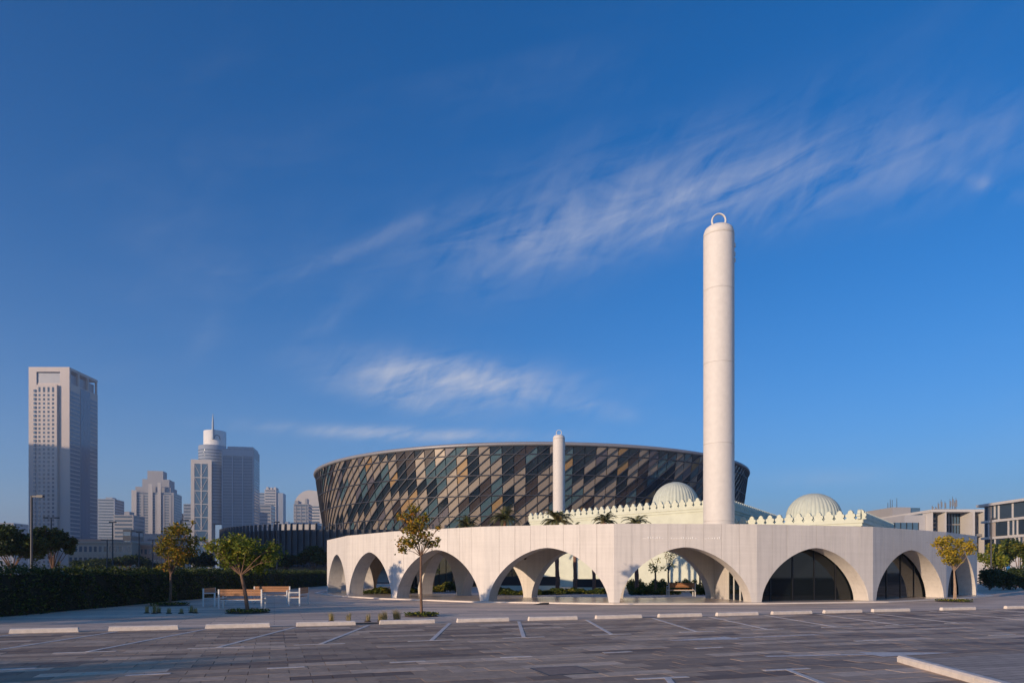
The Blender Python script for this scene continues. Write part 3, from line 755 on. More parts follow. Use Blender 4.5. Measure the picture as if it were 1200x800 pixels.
def blob_points(clusters, per):
    out = []; tn = []
    for (x, y, z, r, rz) in clusters:
        n = max(24, int(per * 3.0 * (r / .5) ** 2))
        d = rng.normal(size=(n, 3)); d /= np.linalg.norm(d, axis=1)[:, None]
        q = d * (rng.random(n) ** .45)[:, None] * np.array([r, r, rz]) * (1 + .18 * np.sin(d[:, :1] * 5 + x * 9) * np.cos(d[:, 1:2] * 4 + z))
        q *= np.where(rng.random(n) < .10, rng.uniform(1.05, 1.5, n), 1.0)[:, None]
        out.append(q + np.array([x, y, z])); tn.append(np.clip(rng.normal(rng.uniform(.3, .62), .22, n), 0, 1))
    return np.concatenate(out), np.concatenate(tn)
def tree(name, label, cat, base, fork, clusters, per, lsize, lm, bark, tr=.05, group=None, lean=(0, 0), trunks=1, pit=0.0):
    """base (x,y), fork height, clusters in metres relative to the base: (dx,dy,z,r,rz)"""
    x, y = base
    root = empty(name, (x, y, 0), label, cat, group)
    cl = [(x + a, y + b_, z, r, rz) for a, b_, z, r, rz in clusters]
    fk = Vector((x + lean[0], y + lean[1], fork))
    b = MB()
    for t in range(trunks):
        ox = .11 * t
        mid = Vector((x + lean[0] * .35 + ox + random.uniform(-.03, .03), y + lean[1] * .4, fork * .5))
        b.tube([(x + ox, y, -.02), (x + ox * .9, y, .12), tuple(mid), tuple(fk)], [tr * 1.5, tr * 1.12, tr, tr * .8], 10)
    b.build('trunk', bark, root)
    b = MB()
    for (cx, cy, cz, r, rz) in (cl if len(cl) < 14 or name == 'young_tree' else cl[::3]):
        c = Vector((cx, cy, cz)); m1 = fk.lerp(c, .5) + Vector((random.uniform(-.1, .1), random.uniform(-.1, .1), .12 * r))
        b.tube([tuple(fk - Vector((0, 0, .05))), tuple(m1), tuple(c)], [tr * .42, tr * .25, tr * .09], 6)
        for _ in range(5):
            e = c + Vector((random.uniform(-1, 1) * r * .8, random.uniform(-1, 1) * r * .8, random.uniform(-.6, .9) * rz))
            b.tube([tuple(m1.lerp(c, random.uniform(.2, .9))), tuple(e)], [tr * .16, tr * .05], 4)
    b.build('limbs', bark, root)
    p, tn = blob_points(cl, per)
    leaves('crown', p, lsize, lm, root, tn)
    if pit:
        q = MB(); q.lathe((x, y, 0), [(pit, .001), (pit * .9, .03), (.02, .05)], 20); q.build('soil', M_SOIL, root)
        a = rng.uniform(0, 2 * pi, 500); rr = pit * np.sqrt(rng.random(500))
        gc = leaves('ground_cover', np.stack([x + rr * np.cos(a), y + rr * np.sin(a), .05 + .09 * rng.random(500)], 1), .09, L_LOW, root); gc['kind'] = 'stuff'
    return root
def px_clusters(base_px, base_Y, lst, dep=.5):      # crown lobes read off the photograph at the tree's own distance
    x0 = GX(base_px, base_Y); out = []
    for px, py, rpx, rzpx in lst:
        out.append((GX(px, base_Y) - x0, random.uniform(-dep, dep), GZ(py, base_Y), rpx / F * base_Y, rzpx / F * base_Y))
    return out
def gY(py): return EYE * F / (py - HZ)

Y1 = gY(721.5)
tree('young_tree', 'slim young tree with sparse amber and green leaves before the arches', 'tree', (GX(494, Y1), Y1), GZ(650, Y1),
     px_clusters(494, Y1, [(485, 596, 9, 7), (476, 605, 11, 8), (490, 612, 13, 9), (483, 622, 14, 8), (476, 636, 12, 8), (486, 634, 10, 8), (497, 626, 11, 9), (504, 637, 10, 6), (466, 604, 5, 4), (473, 644, 7, 5), (513, 632, 4, 4), (497, 606, 6, 6), (514, 618, 5, 3)], .35),
     100, .13, L_AMBER, M_BARK, .047, lean=(-.02, 0), pit=.62)
Y2 = gY(717.5)
tree('young_tree', 'broad green tree with a leaning trunk standing among the wooden benches', 'tree', (GX(290, Y2), Y2), GZ(672, Y2),
     px_clusters(290, Y2, [(262, 640, 15, 9), (278, 634, 16, 10), (296, 640, 18, 10), (312, 646, 15, 10), (270, 652, 16, 9), (288, 655, 18, 9), (306, 656, 14, 8), (255, 650, 9, 7), (322, 640, 9, 7), (282, 645, 16, 10), (244, 632, 4, 3), (300, 666, 12, 7), (282, 667, 11, 7), (265, 661, 10, 6), (318, 655, 10, 8), (250, 642, 7, 6)], .6),
     125, .125, L_GREEN, M_BARK, .07, lean=(-.25, 0), pit=.85)
Y3 = gY(709)
tree('young_tree', 'thin-trunked tree with brownish leaves close to the hedge', 'tree', (GX(199, Y3), Y3), GZ(672, Y3),
     px_clusters(199, Y3, [(206, 622, 12, 7), (213, 620, 10, 8), (204, 634, 14, 8), (218, 634, 12, 8), (196, 646, 13, 8), (212, 648, 14, 8), (188, 642, 7, 6), (205, 658, 14, 7), (222, 646, 9, 7), (194, 664, 9, 5), (224, 622, 6, 5), (228, 612, 3, 3)], .6),
     100, .14, L_AMBER, M_BARK, .06, lean=(.05, 0), pit=.9)
Y4 = gY(704.5)
tree('young_tree', 'yellow-leaved young tree with a double trunk before the glazed arches', 'tree', (GX(1118, Y4), Y4), GZ(668, Y4),
     px_clusters(1118, Y4, [(1104, 637, 9, 6), (1116, 633, 11, 7), (1128, 636, 10, 7), (1136, 645, 7, 6), (1108, 647, 11, 7), (1122, 647, 12, 8), (1132, 640, 8, 6), (1104, 655, 7, 5), (1117, 657, 9, 6), (1128, 656, 6, 5), (1093, 635, 3, 3), (1140, 634, 4, 4)], .7),
     100, .145, L_YELLOW, M_BARKP, .040, trunks=2, pit=.9)

# hedges: dense core and leafy skin
def hedge(label, pts, h, w, n):
    root = empty('hedge', (pts[0][0], pts[0][1], 0), label, 'hedge', 'clipped hedges')
    b = MB(); P = []; tn = []
    for i in range(len(pts) - 1):
        a, c = Vector(pts[i]), Vector(pts[i + 1]); d = (c - a).normalized(); L = (c - a).length
        M = frame_matrix((a.x, a.y, 0), d); fbox(b, 0, -w / 2 + .12, 0, L, w / 2 - .12, h - .12, M)
        k = int(n * L)
        s = rng.uniform(0, L, k); wob = .10 * np.sin(s * 2.1 + i) + .09 * np.sin(s * 5.3) * np.cos(s * .7) + .07 * np.sin(s * 11.7)
        f = rng.random(k); side = np.where(f < .42, -1, 1); top = f > .68
        zr = rng.uniform(0.02, h, k); bulge = .10 * np.sin(s * 1.3 + zr * 2.2) + .08 * np.sin(s * 3.7 - zr * 4.1)
        y_ = np.where(top, rng.uniform(-w / 2, w / 2, k), side * (w / 2 - .03 + bulge + rng.normal(0, .07, k)))
        z_ = np.where(top, h + wob * .9 + rng.normal(0, .05, k) + np.maximum(0, rng.normal(-.1, .16, k)), zr)
        pos = np.stack([s, y_, z_], 1) @ np.array(M.to_3x3()).T + np.array([a.x, a.y, 0]); P.append(pos)
        tn.append(np.clip(rng.normal(.45, .2, k) + .15 * np.sin(s * 1.7), 0, 1))
    b.build('twiggy_core', mat('hedge_core', (.012, .016, .008), .95, .3, 6), root)
    leaves('foliage', np.concatenate(P), .13, L_HEDGE, root, np.concatenate(tn))
hedge('long clipped dark green hedge bordering the plaza behind the benches', [(-21.4, 58), (-19.6, 42), (-19.0, 26), (-19.1, 20.5)], 1.62, 1.3, 900)
hedge('short clipped hedge continuing past the gap towards the arena', [(-23.2, 86), (-21.8, 61)], 1.58, 1.3, 600)

def big_tree(label, px, Y, top, bot, rpx, n_lobes, lm=L_DARK, per=26, ls=.34, group='trees along the streets', stem_y=HZ, seedr=.5):
    x = GX(px, Y); zt = GZ(top, Y); zb = GZ(bot, Y); R_ = rpx / F * Y; cl = []
    for _ in range(n_lobes):
        a = random.uniform(0, 2 * pi); q = sqrt(random.random())
        cl.append((R_ * .72 * q * cos(a), R_ * .72 * q * sin(a), zb + (zt - zb) * random.uniform(.3, .86 - .25 * q), R_ * random.uniform(.26, .42), (zt - zb) * random.uniform(.14, .24)))
    return tree('street_tree', label, 'tree', (x, Y), zb * .75 + .1, cl, per * 1.6, ls, lm, M_BARK, .07 + R_ * .02, group)
big_tree('spreading dark tree with forked trunk behind the hedge, beside the bent street lamp', 14, 47, 610, 660, 42, 16, per=60, ls=.26)
big_tree('rounded dark tree behind the hedge, just past the bent street lamp', 62, 50, 613, 661, 26, 12, per=60, ls=.26)
big_tree('low dark tree before the pale classical building', 112, 150, 651, 668, 26, 9, ls=.6)
big_tree('low dark tree before the pink classical building', 150, 160, 650, 668, 30, 9, ls=.6)
big_tree('dark tree between the leaning tree and the louvred building', 305, 92, 640, 668, 26, 10, ls=.42)
big_tree('dark tree at the foot of the louvred building near the lamp post', 333, 100, 646, 668, 24, 9, ls=.42)
big_tree('dark tree at the foot of the louvred building near the colonnade', 366, 98, 638, 668, 24, 10, ls=.42)
big_tree('dark tree beyond the hedge between the brownish and leaning trees', 232, 120, 642, 668, 24, 8, ls=.5)
big_tree('tall dense tree beside the end of the colonnade', 1164, 72, 632, 672, 16, 9, lm=L_GREEN, ls=.32)
big_tree('spreading green tree before the banded apartment block', 1194, 76, 628, 668, 30, 14, lm=L_LOW, ls=.36)
big_tree('green tree by the white framed office block', 1175, 84, 640, 672, 18, 8, lm=L_DARK, ls=.36)
def bush(label, px, py, Y, rpx, hpx, lm=L_DARK, n=7, ls=.2, per=50, group=None):
    x = GX(px, Y); R_ = rpx / F * Y; h = hpx / F * Y
    root = empty('shrub', (x, Y, 0), label, 'shrub', group)
    cl = [(x + random.uniform(-.6, .6) * R_, Y + random.uniform(-.5, .5) * R_, h * random.uniform(.35, .62), R_ * random.uniform(.35, .55), h * random.uniform(.3, .42)) for _ in range(n)]
    p, tn = blob_points(cl, per * (.5 / max(.3, R_ * .4))); p[:, 2] = np.abs(p[:, 2])
    b = MB()
    for c in cl[:4]: b.tube([(x, Y, 0), (c[0], c[1], c[2])], [.04, .015], 5)
    b.build('stems', M_BARK, root); leaves('foliage', p, ls, lm, root, tn)
for i, (px, hp_) in enumerate(((1160, 28), (1176, 29), (1190, 27), (1206, 26))):
    bush('dense dark shrub beside the far end of the colonnade, %s from its wall' % ORD[i], px, 690, 62 + i * .8, 13, hp_, n=9, per=90, ls=.22, group='dark shrubs beside the colonnade end')

# ornamental grass tufts along the plaza edge
def tuft(px, py, hpx, label):
    Y = gY(py); x = GX(px, Y); h = hpx / F * Y; b = []; n = 60
    root = empty('grass_tuft', (x, Y, 0), label, 'grass', 'grass tufts in the plaza beds')
    q = MB(); tones_ = []
    for _ in range(n):
        a = random.uniform(0, 2 * pi); l = h * random.uniform(.7, 1.35); sp = random.uniform(.08, .6); w = .005
        bx, by = x + random.gauss(0, .035), Y + random.gauss(0, .035)
        p0 = Vector((bx, by, 0)); p1 = p0 + Vector((cos(a) * l * sp * .35, sin(a) * l * sp * .35, l * .65)); p2 = p0 + Vector((cos(a) * l * sp, sin(a) * l * sp, l * (1 - sp * .25)))
        s_ = Vector((-sin(a), cos(a), 0)) * w
        q.add([p0 - s_, p0 + s_, p1 + s_, p1 - s_, p2], [(0, 1, 2, 3), (3, 2, 4)]); t_ = random.random(); tones_ += [t_, t_]
    o = q.build('blades', L_GRASS, root); o.data.attributes.new('tone', 'FLOAT', 'FACE').data.foreach_set('value', np.array(tones_, np.float32))
    q = MB(); q.lathe((x, Y, 0), [(.12, .001), (.09, .03), (.01, .05)], 10); q.build('soil', M_SOIL, root)
tn_ = -1
for px, py, h in ((172, 718, 9), (181, 718.5, 11), (186, 718, 8), (198, 718.5, 7), (212, 718.5, 6), (224, 717.5, 8), (229, 718, 6)):
    tn_ += 1; tuft(px, py, h, 'small grass tuft, %s in line from the thin-trunked tree towards the benches' % ORD[tn_])
tn_ = -1
for px, py, h in ((388, 727.8, 11), (409, 728.2, 10), (431, 728, 9), (446, 727.5, 10), (451, 727.2, 11), (463, 726.5, 13), (467, 726.2, 10)):
    tn_ += 1; tuft(px, py, h, 'dry ornamental grass tuft behind the wheel stops, %s counted towards the slim tree' % ORD[tn_])
b = MB(); a_, c_ = row_at(380, .25), row_at(476, .25); M = frame_matrix((a_.x, a_.y, 0), RU); fbox(b, 0, 0, -.01, (c_ - a_).length, .45, .012, M)
tag(b.build('planting_bed', M_SOIL), 'narrow soil bed with dry grasses behind the wheel stops', kind='structure')

# palms of the courtyard
def palm(px, Y, zc, lf, nf, label):
    x = GX(px, Y); root = empty('palm_tree', (x, Y, 0), label, 'palm', 'palms in the courtyard')
    b = MB(); zs_ = np.linspace(0, zc - .15, 12); b.tube([(x + .02 * sin(z * 2), Y, z) for z in zs_], [.16 if i % 2 else .14 for i in range(12)], 10); b.build('trunk', M_PALMT, root)
    me_pts = MB(); tones_ = []
    for f in range(nf):
        a = 2 * pi * f / nf + random.uniform(-.2, .2); up = random.uniform(.25, 1.35); L = lf * .9 * random.uniform(.8, 1.1)
        prev = Vector((x, Y, zc - .1)); d = Vector((cos(a) * cos(up), sin(a) * cos(up), sin(up)))
        tn_ = random.random()
        for sgm in range(9):
            nx = prev + d * (L / 9); side = d.cross(Vector((0, 0, 1))).normalized()
            wl_ = L * .24 * (1 - abs(sgm - 3.5) / 7)
            for sgn in (-1, 1):
                for q in (0, .33, .66):
                    c = prev.lerp(nx, q); tip = c + side * sgn * wl_ + d * wl_ * .7 - Vector((0, 0, wl_ * .35)); w2 = d * .028
                    me_pts.add([c - w2, c + w2, tip], [(0, 1, 2)]); tones_.append(min(1, max(0, tn_ + random.uniform(-.2, .2))))
            r1 = d.cross(side) * .02
            me_pts.add([prev - side * .025, prev + side * .025, nx + side * .02, nx - side * .02], [(0, 1, 2, 3)]); tones_.append(.8)
            prev = nx; d = (d - Vector((0, 0, .15 + .03 * sgm))).normalized()
    o = me_pts.build('fronds', L_PALM, root); o.data.attributes.new('tone', 'FLOAT', 'FACE').data.foreach_set('value', np.array(tones_, np.float32))
palm(653, 50, 5.35, 1.7, 44, 'bushy palm whose crown tops the wall beside the distant minaret')
palm(674, 53, 5.0, 1.1, 14, 'thin palm with a bare trunk seen through the middle arch')
palm(709, 53, 5.6, 1.35, 40, 'palm with a rounded dry crown before the crenellated wall')
palm(746, 50, 5.15, 1.5, 17, 'sparse palm with arching fronds before the crenellated wall')
palm(592, 60, 6.3, 2.0, 34, 'palm rising above the wall in front of the arena')
palm(547, 62, 5.9, 1.7, 27, 'small palm rising above the wall in front of the arena, beside the slim tree')
palm(696, 56, 3.9, 1.2, 12, 'short palm beside the mint mosque wall')
# courtyard trees and low planting
for px, Y, top, lab in ((768, 50.5, 652, 'slender courtyard tree beside the bench under the arch'), (783, 53, 648, 'slender courtyard tree before the sunlit mint wall'), (820, 54, 650, 'slender courtyard tree next to the tall minaret base'),
                        (508, 58, 660, 'slender courtyard tree seen through the arch behind the slim young tree'), (600, 58, 655, 'slender courtyard tree near the low dark wall')):
    tree('courtyard_tree', lab, 'tree', (GX(px, Y), Y), 1.7,
         [(random.uniform(-.7, .7), random.uniform(-.4, .4), GZ(top, Y) + random.uniform(-1.3, .4), random.uniform(.22, .4), random.uniform(.2, .4)) for _ in range(7)], 24, .15, L_GREEN, M_BARK, .07, 'slender courtyard trees')
bed_p = []; bed_t = []
for px0, px1, Y, hh, dd in ((583, 634, 47.5, .5, 1.6), (634, 662, 48.3, .45, 1.2), (660, 712, 50, .42, 1.6), (738, 795, 48.5, .5, 1.8), (812, 838, 48, .5, 1.2), (466, 500, 52, .6, 1.5), (428, 462, 50, .5, 1.4), (736, 832, 53.5, 1.05, 2.0), (503, 545, 55, .8, 2.0)):
    n = int((px1 - px0) * 110); x = GX(rng.uniform(px0, px1, n), Y); y = Y + rng.uniform(-dd / 2, dd / 2, n)
    top_ = hh * (.62 + .25 * np.sin(x * 3.1 + y) + .22 * np.sin(x * 7.3 + 2 * y) * np.cos(y * 5))
    bed_p.append(np.stack([x, y, .04 + np.maximum(.05, top_) * np.sqrt(rng.random(n))], 1)); bed_t.append(np.clip(rng.normal(.42, .2, n) + .35 * (np.sin(x * 1.9) > .75), 0, 1))
tag(leaves('ground_cover', np.concatenate(bed_p), .14, L_LOW, None, np.concatenate(bed_t)), 'green and yellow ground cover planting filling the courtyard beds', kind='stuff')
# low dark wall and a bench in the courtyard
for px0, px1, Y, z0, z1 in ((586, 656, 57.5, .5, 1.25), (672, 720, 57.5, .35, 1.05)):
    a, c = GX(px0, Y), GX(px1, Y)
    w_ = empty('low_dark_wall', (a, Y, 0), 'low wall with a dark glazed upper band inside the courtyard' if px0 < 600 else 'low dark banded wall before the mint mosque', 'wall')
    b = MB(); b.box(a, Y, .03, c, Y + .3, z0); b.build('base', M_MINT, w_)
    b = MB(); b.box(a - .02, Y - .02, z0 + .002, c + .02, Y + .32, z1); b.build('dark_band', M_MULL, w_)

# ------------------------------------------------------------------ benches
def bench(x, y, rot, label, L=1.85, z0=0.0, group='wooden benches'):
    root = bpy.data.objects.new('bench', None); COL.objects.link(root); root.location = (x, y, z0); tag(root, label, 'bench', group)
    M = Matrix.Translation((x, y, z0)) @ Matrix.Rotation(rot, 4, 'Z')
    def part(name, boxes, m):
        b = MB()
        for q in boxes: fbox(b, *q, M)
        b.build(name, m, root)
    for s in (-1, 1):
        e0, e1 = s * L / 2 - .03, s * L / 2 + .03
        part('leg', [(e0, -.27, 0, e1, -.21, .62)], M_WHITEM); part('leg', [(e0, .23, 0, e1, .29, .86)], M_WHITEM)
        part('armrest', [(e0 - .003, -.273, .62, e1 + .003, .228, .66)], M_WHITEM)
        part('side_rail', [(e0 + .004, -.208, .37, e1 - .004, .228, .405)], M_WHITEM)
    part('seat_frame', [(-L / 2 + .032, -.25, .365, L / 2 - .032, -.22, .405), (-L / 2 + .032, .2, .365, L / 2 - .032, .226, .405)], M_WHITEM)
    for k in range(5):
        yy = -.262 + k * .098; part('seat_slat', [(-L / 2 + .034, yy, .408, L / 2 - .034, yy + .085, .438)], M_WOOD)
    for k in range(3):
        zz = .575 + k * .098; part('back_slat', [(-L / 2 + .034, .235, zz, L / 2 - .034, .262, zz + .088)], M_WOOD)
    return root
bench(GX(284, 30.2), 30.2, radians(182), 'wooden slatted bench with white frame, its back to the parking lot, at the leaning tree')
bench(GX(317, 36.0), 36.0, radians(2), 'wooden slatted bench with white frame standing nearest the hedge, behind the leaning tree')
bench(GX(252, 32.6), 32.6, radians(98), 'wooden slatted bench with white frame, end of the square closest to the thin-trunked tree')
bench(GX(350, 33.6), 33.6, radians(-86), 'wooden slatted bench with white frame, end of the square facing the colonnade')
bench(GX(798, 44.2), 44.2, radians(182), 'wooden bench under the arch beside the tall minaret', 1.7, ZB, 'wooden benches')

# ------------------------------------------------------------------ street lamps
def lamp(px, Y, top, style, label, armpx=12):
    x = GX(px, Y); h = GZ(top, Y); root = empty('street_lamp', (x, Y, 0), label, 'street lamp', 'street lamps')
    k = max(1, Y / 60)
    b = MB(); b.tube([(x, Y, -.05), (x, Y, h * .5), (x, Y, h)], [.09 * k ** .5, .075 * k ** .5, .06 * k ** .5], 10); b.build('pole', M_POLE, root)
    A = armpx / F * Y
    for s in ((1,) if style == 'bent' else (-1,) if style == 'bent_back' else (-1, 1)):
        b = MB(); b.box(min(0, s * A * .55) + x, Y - .04, h - .09, max(0, s * A * .55) + x, Y + .04, h + .0); b.build('arm', M_POLE, root)
        b = MB(); a0_, a1_ = sorted((s * A * .5, s * A)); b.box(x + a0_, Y - .11, h - .10 - .02, x + a1_, Y + .11, h + .03); b.build('lamp_head', M_POLE, root)
lamp(37, 42, 580.5, 'bent', 'tall street lamp with one bent arm behind the hedge', 14)
lamp(60, 78, 606, 'double', 'double-headed street lamp behind the rounded dark tree', 9)
lamp(132, 96, 611, 'double', 'dark lamp post with short head before the pale classical building', 4)
lamp(125.5, 130, 632, 'double', 'small double-headed street lamp before the pale classical building', 7)
lamp(163, 120, 623, 'double', 'dark slim lamp post before the stepped apartment tower', 3)
lamp(179, 130, 632, 'double', 'small double-headed street lamp before the pink classical building', 6)
lamp(212, 95, 609, 'bent', 'street lamp with bent arm above the thin-trunked tree', 9)
lamp(196, 125, 622, 'double', 'slim street lamp beside the thin-trunked tree', 4)
lamp(324.5, 88, 611, 'double', 'slim lamp post standing before the louvred building', 3)
lamp(1161.5, 70, 607, 'bent', 'slim street lamp beside the end of the colonnade', 5)

# ------------------------------------------------------------------ city
M_T1 = mat('pale_stone_cladding', (.52, .46, .42), .7, .05, .03)
M_T2 = mat('silver_cladding', (.36, .40, .45), .5, .06, .03, metal=.1)
M_T3 = mat('grey_concrete', (.37, .37, .38), .75, .08, .03)
M_PINK = mat('pink_stone', (.46, .26, .18), .8, .1, .1)
M_CREAM = mat('cream_stone', (.46, .355, .27), .8, .1, .1)
M_WIN = mat('window_glass', (.045, .07, .10), .12, .15, .05, spec=.6, objrand=.35)
M_BGLASS = mat('blue_curtain_glass', (.07, .14, .22), .15, .15, .05, spec=.6)
M_OFFW = mat('white_facade', (.55, .525, .50), .65, .05, .2)
M_GREYB = mat('grey_block', (.22, .22, .23), .7, .08, .2)
U_WIN = unit_box('window', M_WIN)
M_BAND = mat('hazy_window_band', (.10, .15, .21), .12, .12, .05, spec=.5)
U_BAND = unit_box('window_band', M_BAND)
U_BG = unit_box('glass_panel', M_BGLASS)

class Bld:
    """box building: front-left plan corner, front runs along angle ang, side goes back to the left of it"""
    def __init__(s, name, label, corner, ang, w, d, h, m, group=None):
        s.c = Vector((corner[0], corner[1])); s.a = ang; s.w, s.d, s.h = w, d, h; s.m = m
        s.root = empty(name, (corner[0], corner[1], 0), label, 'building', group)
        s.M = frame_matrix((s.c.x, s.c.y, 0), (cos(ang), sin(ang)))
    def box(s, name, m, *q, parent=None):
        b = MB(); fbox(b, *q, s.M); return b.build(name, m, parent or s.root)
    def front(s, me, u0, z0, u1, z1, out=.12, name=None, inn=.3, y0=0.0):
        return inst(name or me.name.split('.')[0], me, s.M @ Matrix(((u1 - u0, 0, 0, u0), (0, out + inn, 0, y0 - out), (0, 0, z1 - z0, z0), (0, 0, 0, 1))), s.root)
    def side(s, me, v0, z0, v1, z1, out=.12, name=None, inn=.3, x0=None):      # the face at x = w
        x0 = s.w if x0 is None else x0
        return inst(name or me.name.split('.')[0], me, s.M @ Matrix(((out + inn, 0, 0, x0 - inn), (0, v1 - v0, 0, v0), (0, 0, z1 - z0, z0), (0, 0, 0, 1))), s.root)

# tower with punched windows
Yt = 650; T = Bld('office_tower', 'tall pale stone tower with an open frame crown and four columns of windows', (GX(33.5, Yt), Yt), radians(0.5), 38.7, 45, 197, M_T1)
T.box('wall', M_T1, 0, .8, 0, 38.7, 45, 182)
for q in ((0, 0, 0, 7.4, .78, 197), (29.6, 0, 0, 38.7, .78, 197), (7.41, 0, 192.5, 29.59, .78, 197)): T.box('stone_frame', M_T1, *q)
T.box('crown_roof', M_T1, 0, .8, 194.5, 38.7, 45, 197)
for v in (1.0, 14, 29, 43): T.box('crown_column', M_T1, 36.8, v, 182, 38.6, v + 1.6, 194.5)
for v in (.9, 35): T.box('crown_column', M_T1, .2, v, 182, 2.2, v + 2, 194.5)
T.box('crown_screen', mat('crown_louvre', (.24, .26, .30), .35, .1, .1), 2.4, 1.2, 182, 36.2, 42.5, 191.5)
T.box('window_bay', M_T1, 7.6, -2.6, 0, 28.4, .77, 179.5)
for k in range(44):
    z = 172.4 - k * 3.95
    if z < 3: break
    for u in (11.1, 15.4, 19.6, 23.9):
        T.front(U_WIN, u, z, u + 2.0, z + (2.2 if k else 4.8), .06, 'window', .2, -2.6)
    T.front(U_BAND, 7.0, z - .1, 8.8, z + 2.4, .9, 'balcony', .2, -2.6)
    T.side(U_BAND, 1.2, z - .5, 16, z + 2.3, .10, 'window_band')
    T.side(U_BAND, 32, z - .5, 44, z + 2.3, .10, 'window_band')
for v in (16.6, 21.7, 26.8): T.side(U_BG, v, 3, v + 4.9, 181, .35, 'curtain_glass')

# tower with drum and spire
Yt = 800; bx = GX(223.5, Yt)
T = Bld('office_tower', 'silver tower with a white drum, spire and cross-braced lattice front', (bx, Yt), radians(10), 71, 40, 150, M_T2)
T.box('lattice_block', M_T2, .6, .6, 0, 22.4, 20, 130)
for q in ((0, 0, 0, 4.0, .58, 134), (19, 0, 0, 23, .58, 134), (4.01, 0, 129, 18.99, .58, 134)): T.box('white_frame', M_OFFW, *q)
T.front(U_BG, 4.2, 2, 18.8, 129, .0, 'curtain_glass', .3, .55)
zb_ = 128.6
for k in range(8):
    z1 = zb_ - 15.6 * k; z0 = z1 - 15.6
    T.box('tie_beam', M_OFFW, 4.02, .1, z0 - .45, 18.98, .5, z0 + .45)
    for s in (0, 1):
        u0, u1 = (4.4, 11.2) if s == 0 else (11.8, 18.6)
        if k > 4: u0, u1 = (4.4, 11.5) if s == 0 else (18.6, 11.5)
        flip = (s == 1) if k <= 4 else (k % 2 == 0)
        za, zc = (z0 + .8, z1 - .8) if not flip else (z1 - .8, z0 + .8)
        b = MB(); b.tube([T.M @ Vector((u0, .3, zc)), T.M @ Vector((u1, .3, za))], [.26, .26], 6); b.build('brace', M_OFFW, T.root)
T.box('centre_post', M_OFFW, 10.9, .05, 52, 12.1, .56, 129)
cen = T.M @ Vector((18.5, 22, 0))
b = MB(); b.lathe((cen.x, cen.y, 0), [(15.5, 60), (15.5, 153), (14.8, 153.5), (.1, 153.6)], 48); b.build('rounded_bay', M_T2, T.root)
for k in range(24):
    z = 64 + k * 3.6; b = MB(); b.lathe((cen.x, cen.y, z), [(15.4, 0), (15.62, 0), (15.62, 1.0), (15.4, 1.0)], 48); b.build('window_band', M_BAND, T.root)
cen2 = T.M @ Vector((21.5, 22, 0))
b = MB(); b.lathe((cen2.x, cen2.y, 153.5), [(12.8, 0), (12.8, 17.6), (12.4, 18), (.1, 18)], 48); b.build('white_drum', mat('white_drum', (.80, .78, .75), .6, .04, .1), T.root)
# arc emblem on the drum
b = MB(); pts_ = []
for q in np.linspace(0, pi, 11):
    a = -pi / 2 + radians(10) + .42 + .26 * -cos(q); zz = 160 + 5.5 * sin(q); pts_.append((cen2.x + 12.9 * cos(a), cen2.y + 12.9 * sin(a), zz))
b.tube(pts_, [.5] * 11, 6); b.build('arc_emblem', M_GREYB, T.root)
sp = T.M @ Vector((22.5, 8.2, 0))
b = MB(); b.tube([(sp.x, sp.y, 160), (sp.x, sp.y, 180), (sp.x, sp.y, 190)], [1.6, 1.2, .25], 10); b.build('spire', M_T2, T.root)
T.box('main_slab', mat('blue_grey_cladding', (.24, .27, .31), .45, .06, .03, metal=.1), 34, 2, 0, 70, 38, 148)
T.box('stepped_crown', M_T2, 40, 3, 148.05, 69, 36, 151)
T.box('crown_fascia', M_T2, 35, 1.3, 139.5, 69.8, 1.9, 147)
for k in range(38):
    z = 4 + k * 3.55
    T.front(U_BAND, 35, z, 69, z + 1.5, .08, 'window_band', .2, 2.0)
    T.side(U_BAND, 4, z, 36, z + 1.5, .08, 'window_band', .2, 70)
for u in (34, 45.5, 57, 68.5): T.box('facade_pier', M_T2, u, 1.2, 0, u + 1.3, 1.98, 148)

def simple_tower(label, px0, px1, top, Y, ang, d, m, floors, steps=(), wins=True, name='apartment_tower', piers=0, base_z=0):
    w = (px1 - px0) / F * Y / cos(radians(ang)); h = GZ(top, Y)
    T = Bld(name, label, (GX(px0, Y), Y), radians(ang), w, d, h, m)
    T.box('wall', m, 0, 0, 0, w, d, h)
    fh = h / floors
    for k in range(floors):
        z = k * fh + fh * .3
        T.front(U_BAND, w * .06, z, w * .94, z + fh * .45, .1, 'window_band')
        T.side(U_BAND, d * .06, z, d * .94, z + fh * .45, .1, 'window_band')
    for q in range(piers):
        u = w * (q + .5) / piers; T.box('facade_pier', m, u - w * .03, -.5, 0, u + w * .03, -.11, h * .97)
    for (u0, u1, v0, v1, z0, z1) in steps: T.box('upper_storeys', m, w * u0, d * v0, h * z0 + .05, w * u1, d * v1, h * z1)
    return T
Yc = 900
ST_ = simple_tower('stepped apartment tower with setback storeys and a flat crown', 154.5, 199, 576, Yc, 12, 40, M_T3, 30, [(.06, .9, .1, .9, 1.0, 1.07), (.2, .85, .2, .85, 1.07, 1.17), (.3, .68, .3, .75, 1.17, 1.28)], piers=6)
for u0, u1, z1 in ((.0, .12, 1.02), (.40, .50, 1.10), (.62, .70, 1.12)): ST_.box('corner_bay', M_OFFW, ST_.w * u0, -2, 0, ST_.w * u1, -.52, ST_.h * z1)
simple_tower('slender grey tower beside the tall pale stone one', 114, 132.5, 584, 820, 10, 30, M_T2, 26, [(.3, .7, .3, .7, 1, 1.03)])
simple_tower('low grey block with a rooftop box before the stepped tower', 133, 155, 603, 760, 6, 30, M_T3, 15, [(.35, .62, .3, .7, 1, 1.07)])
simple_tower('small grey block between the stepped tower and the silver one', 198, 212, 601, 1000, 8, 30, M_T3, 14)
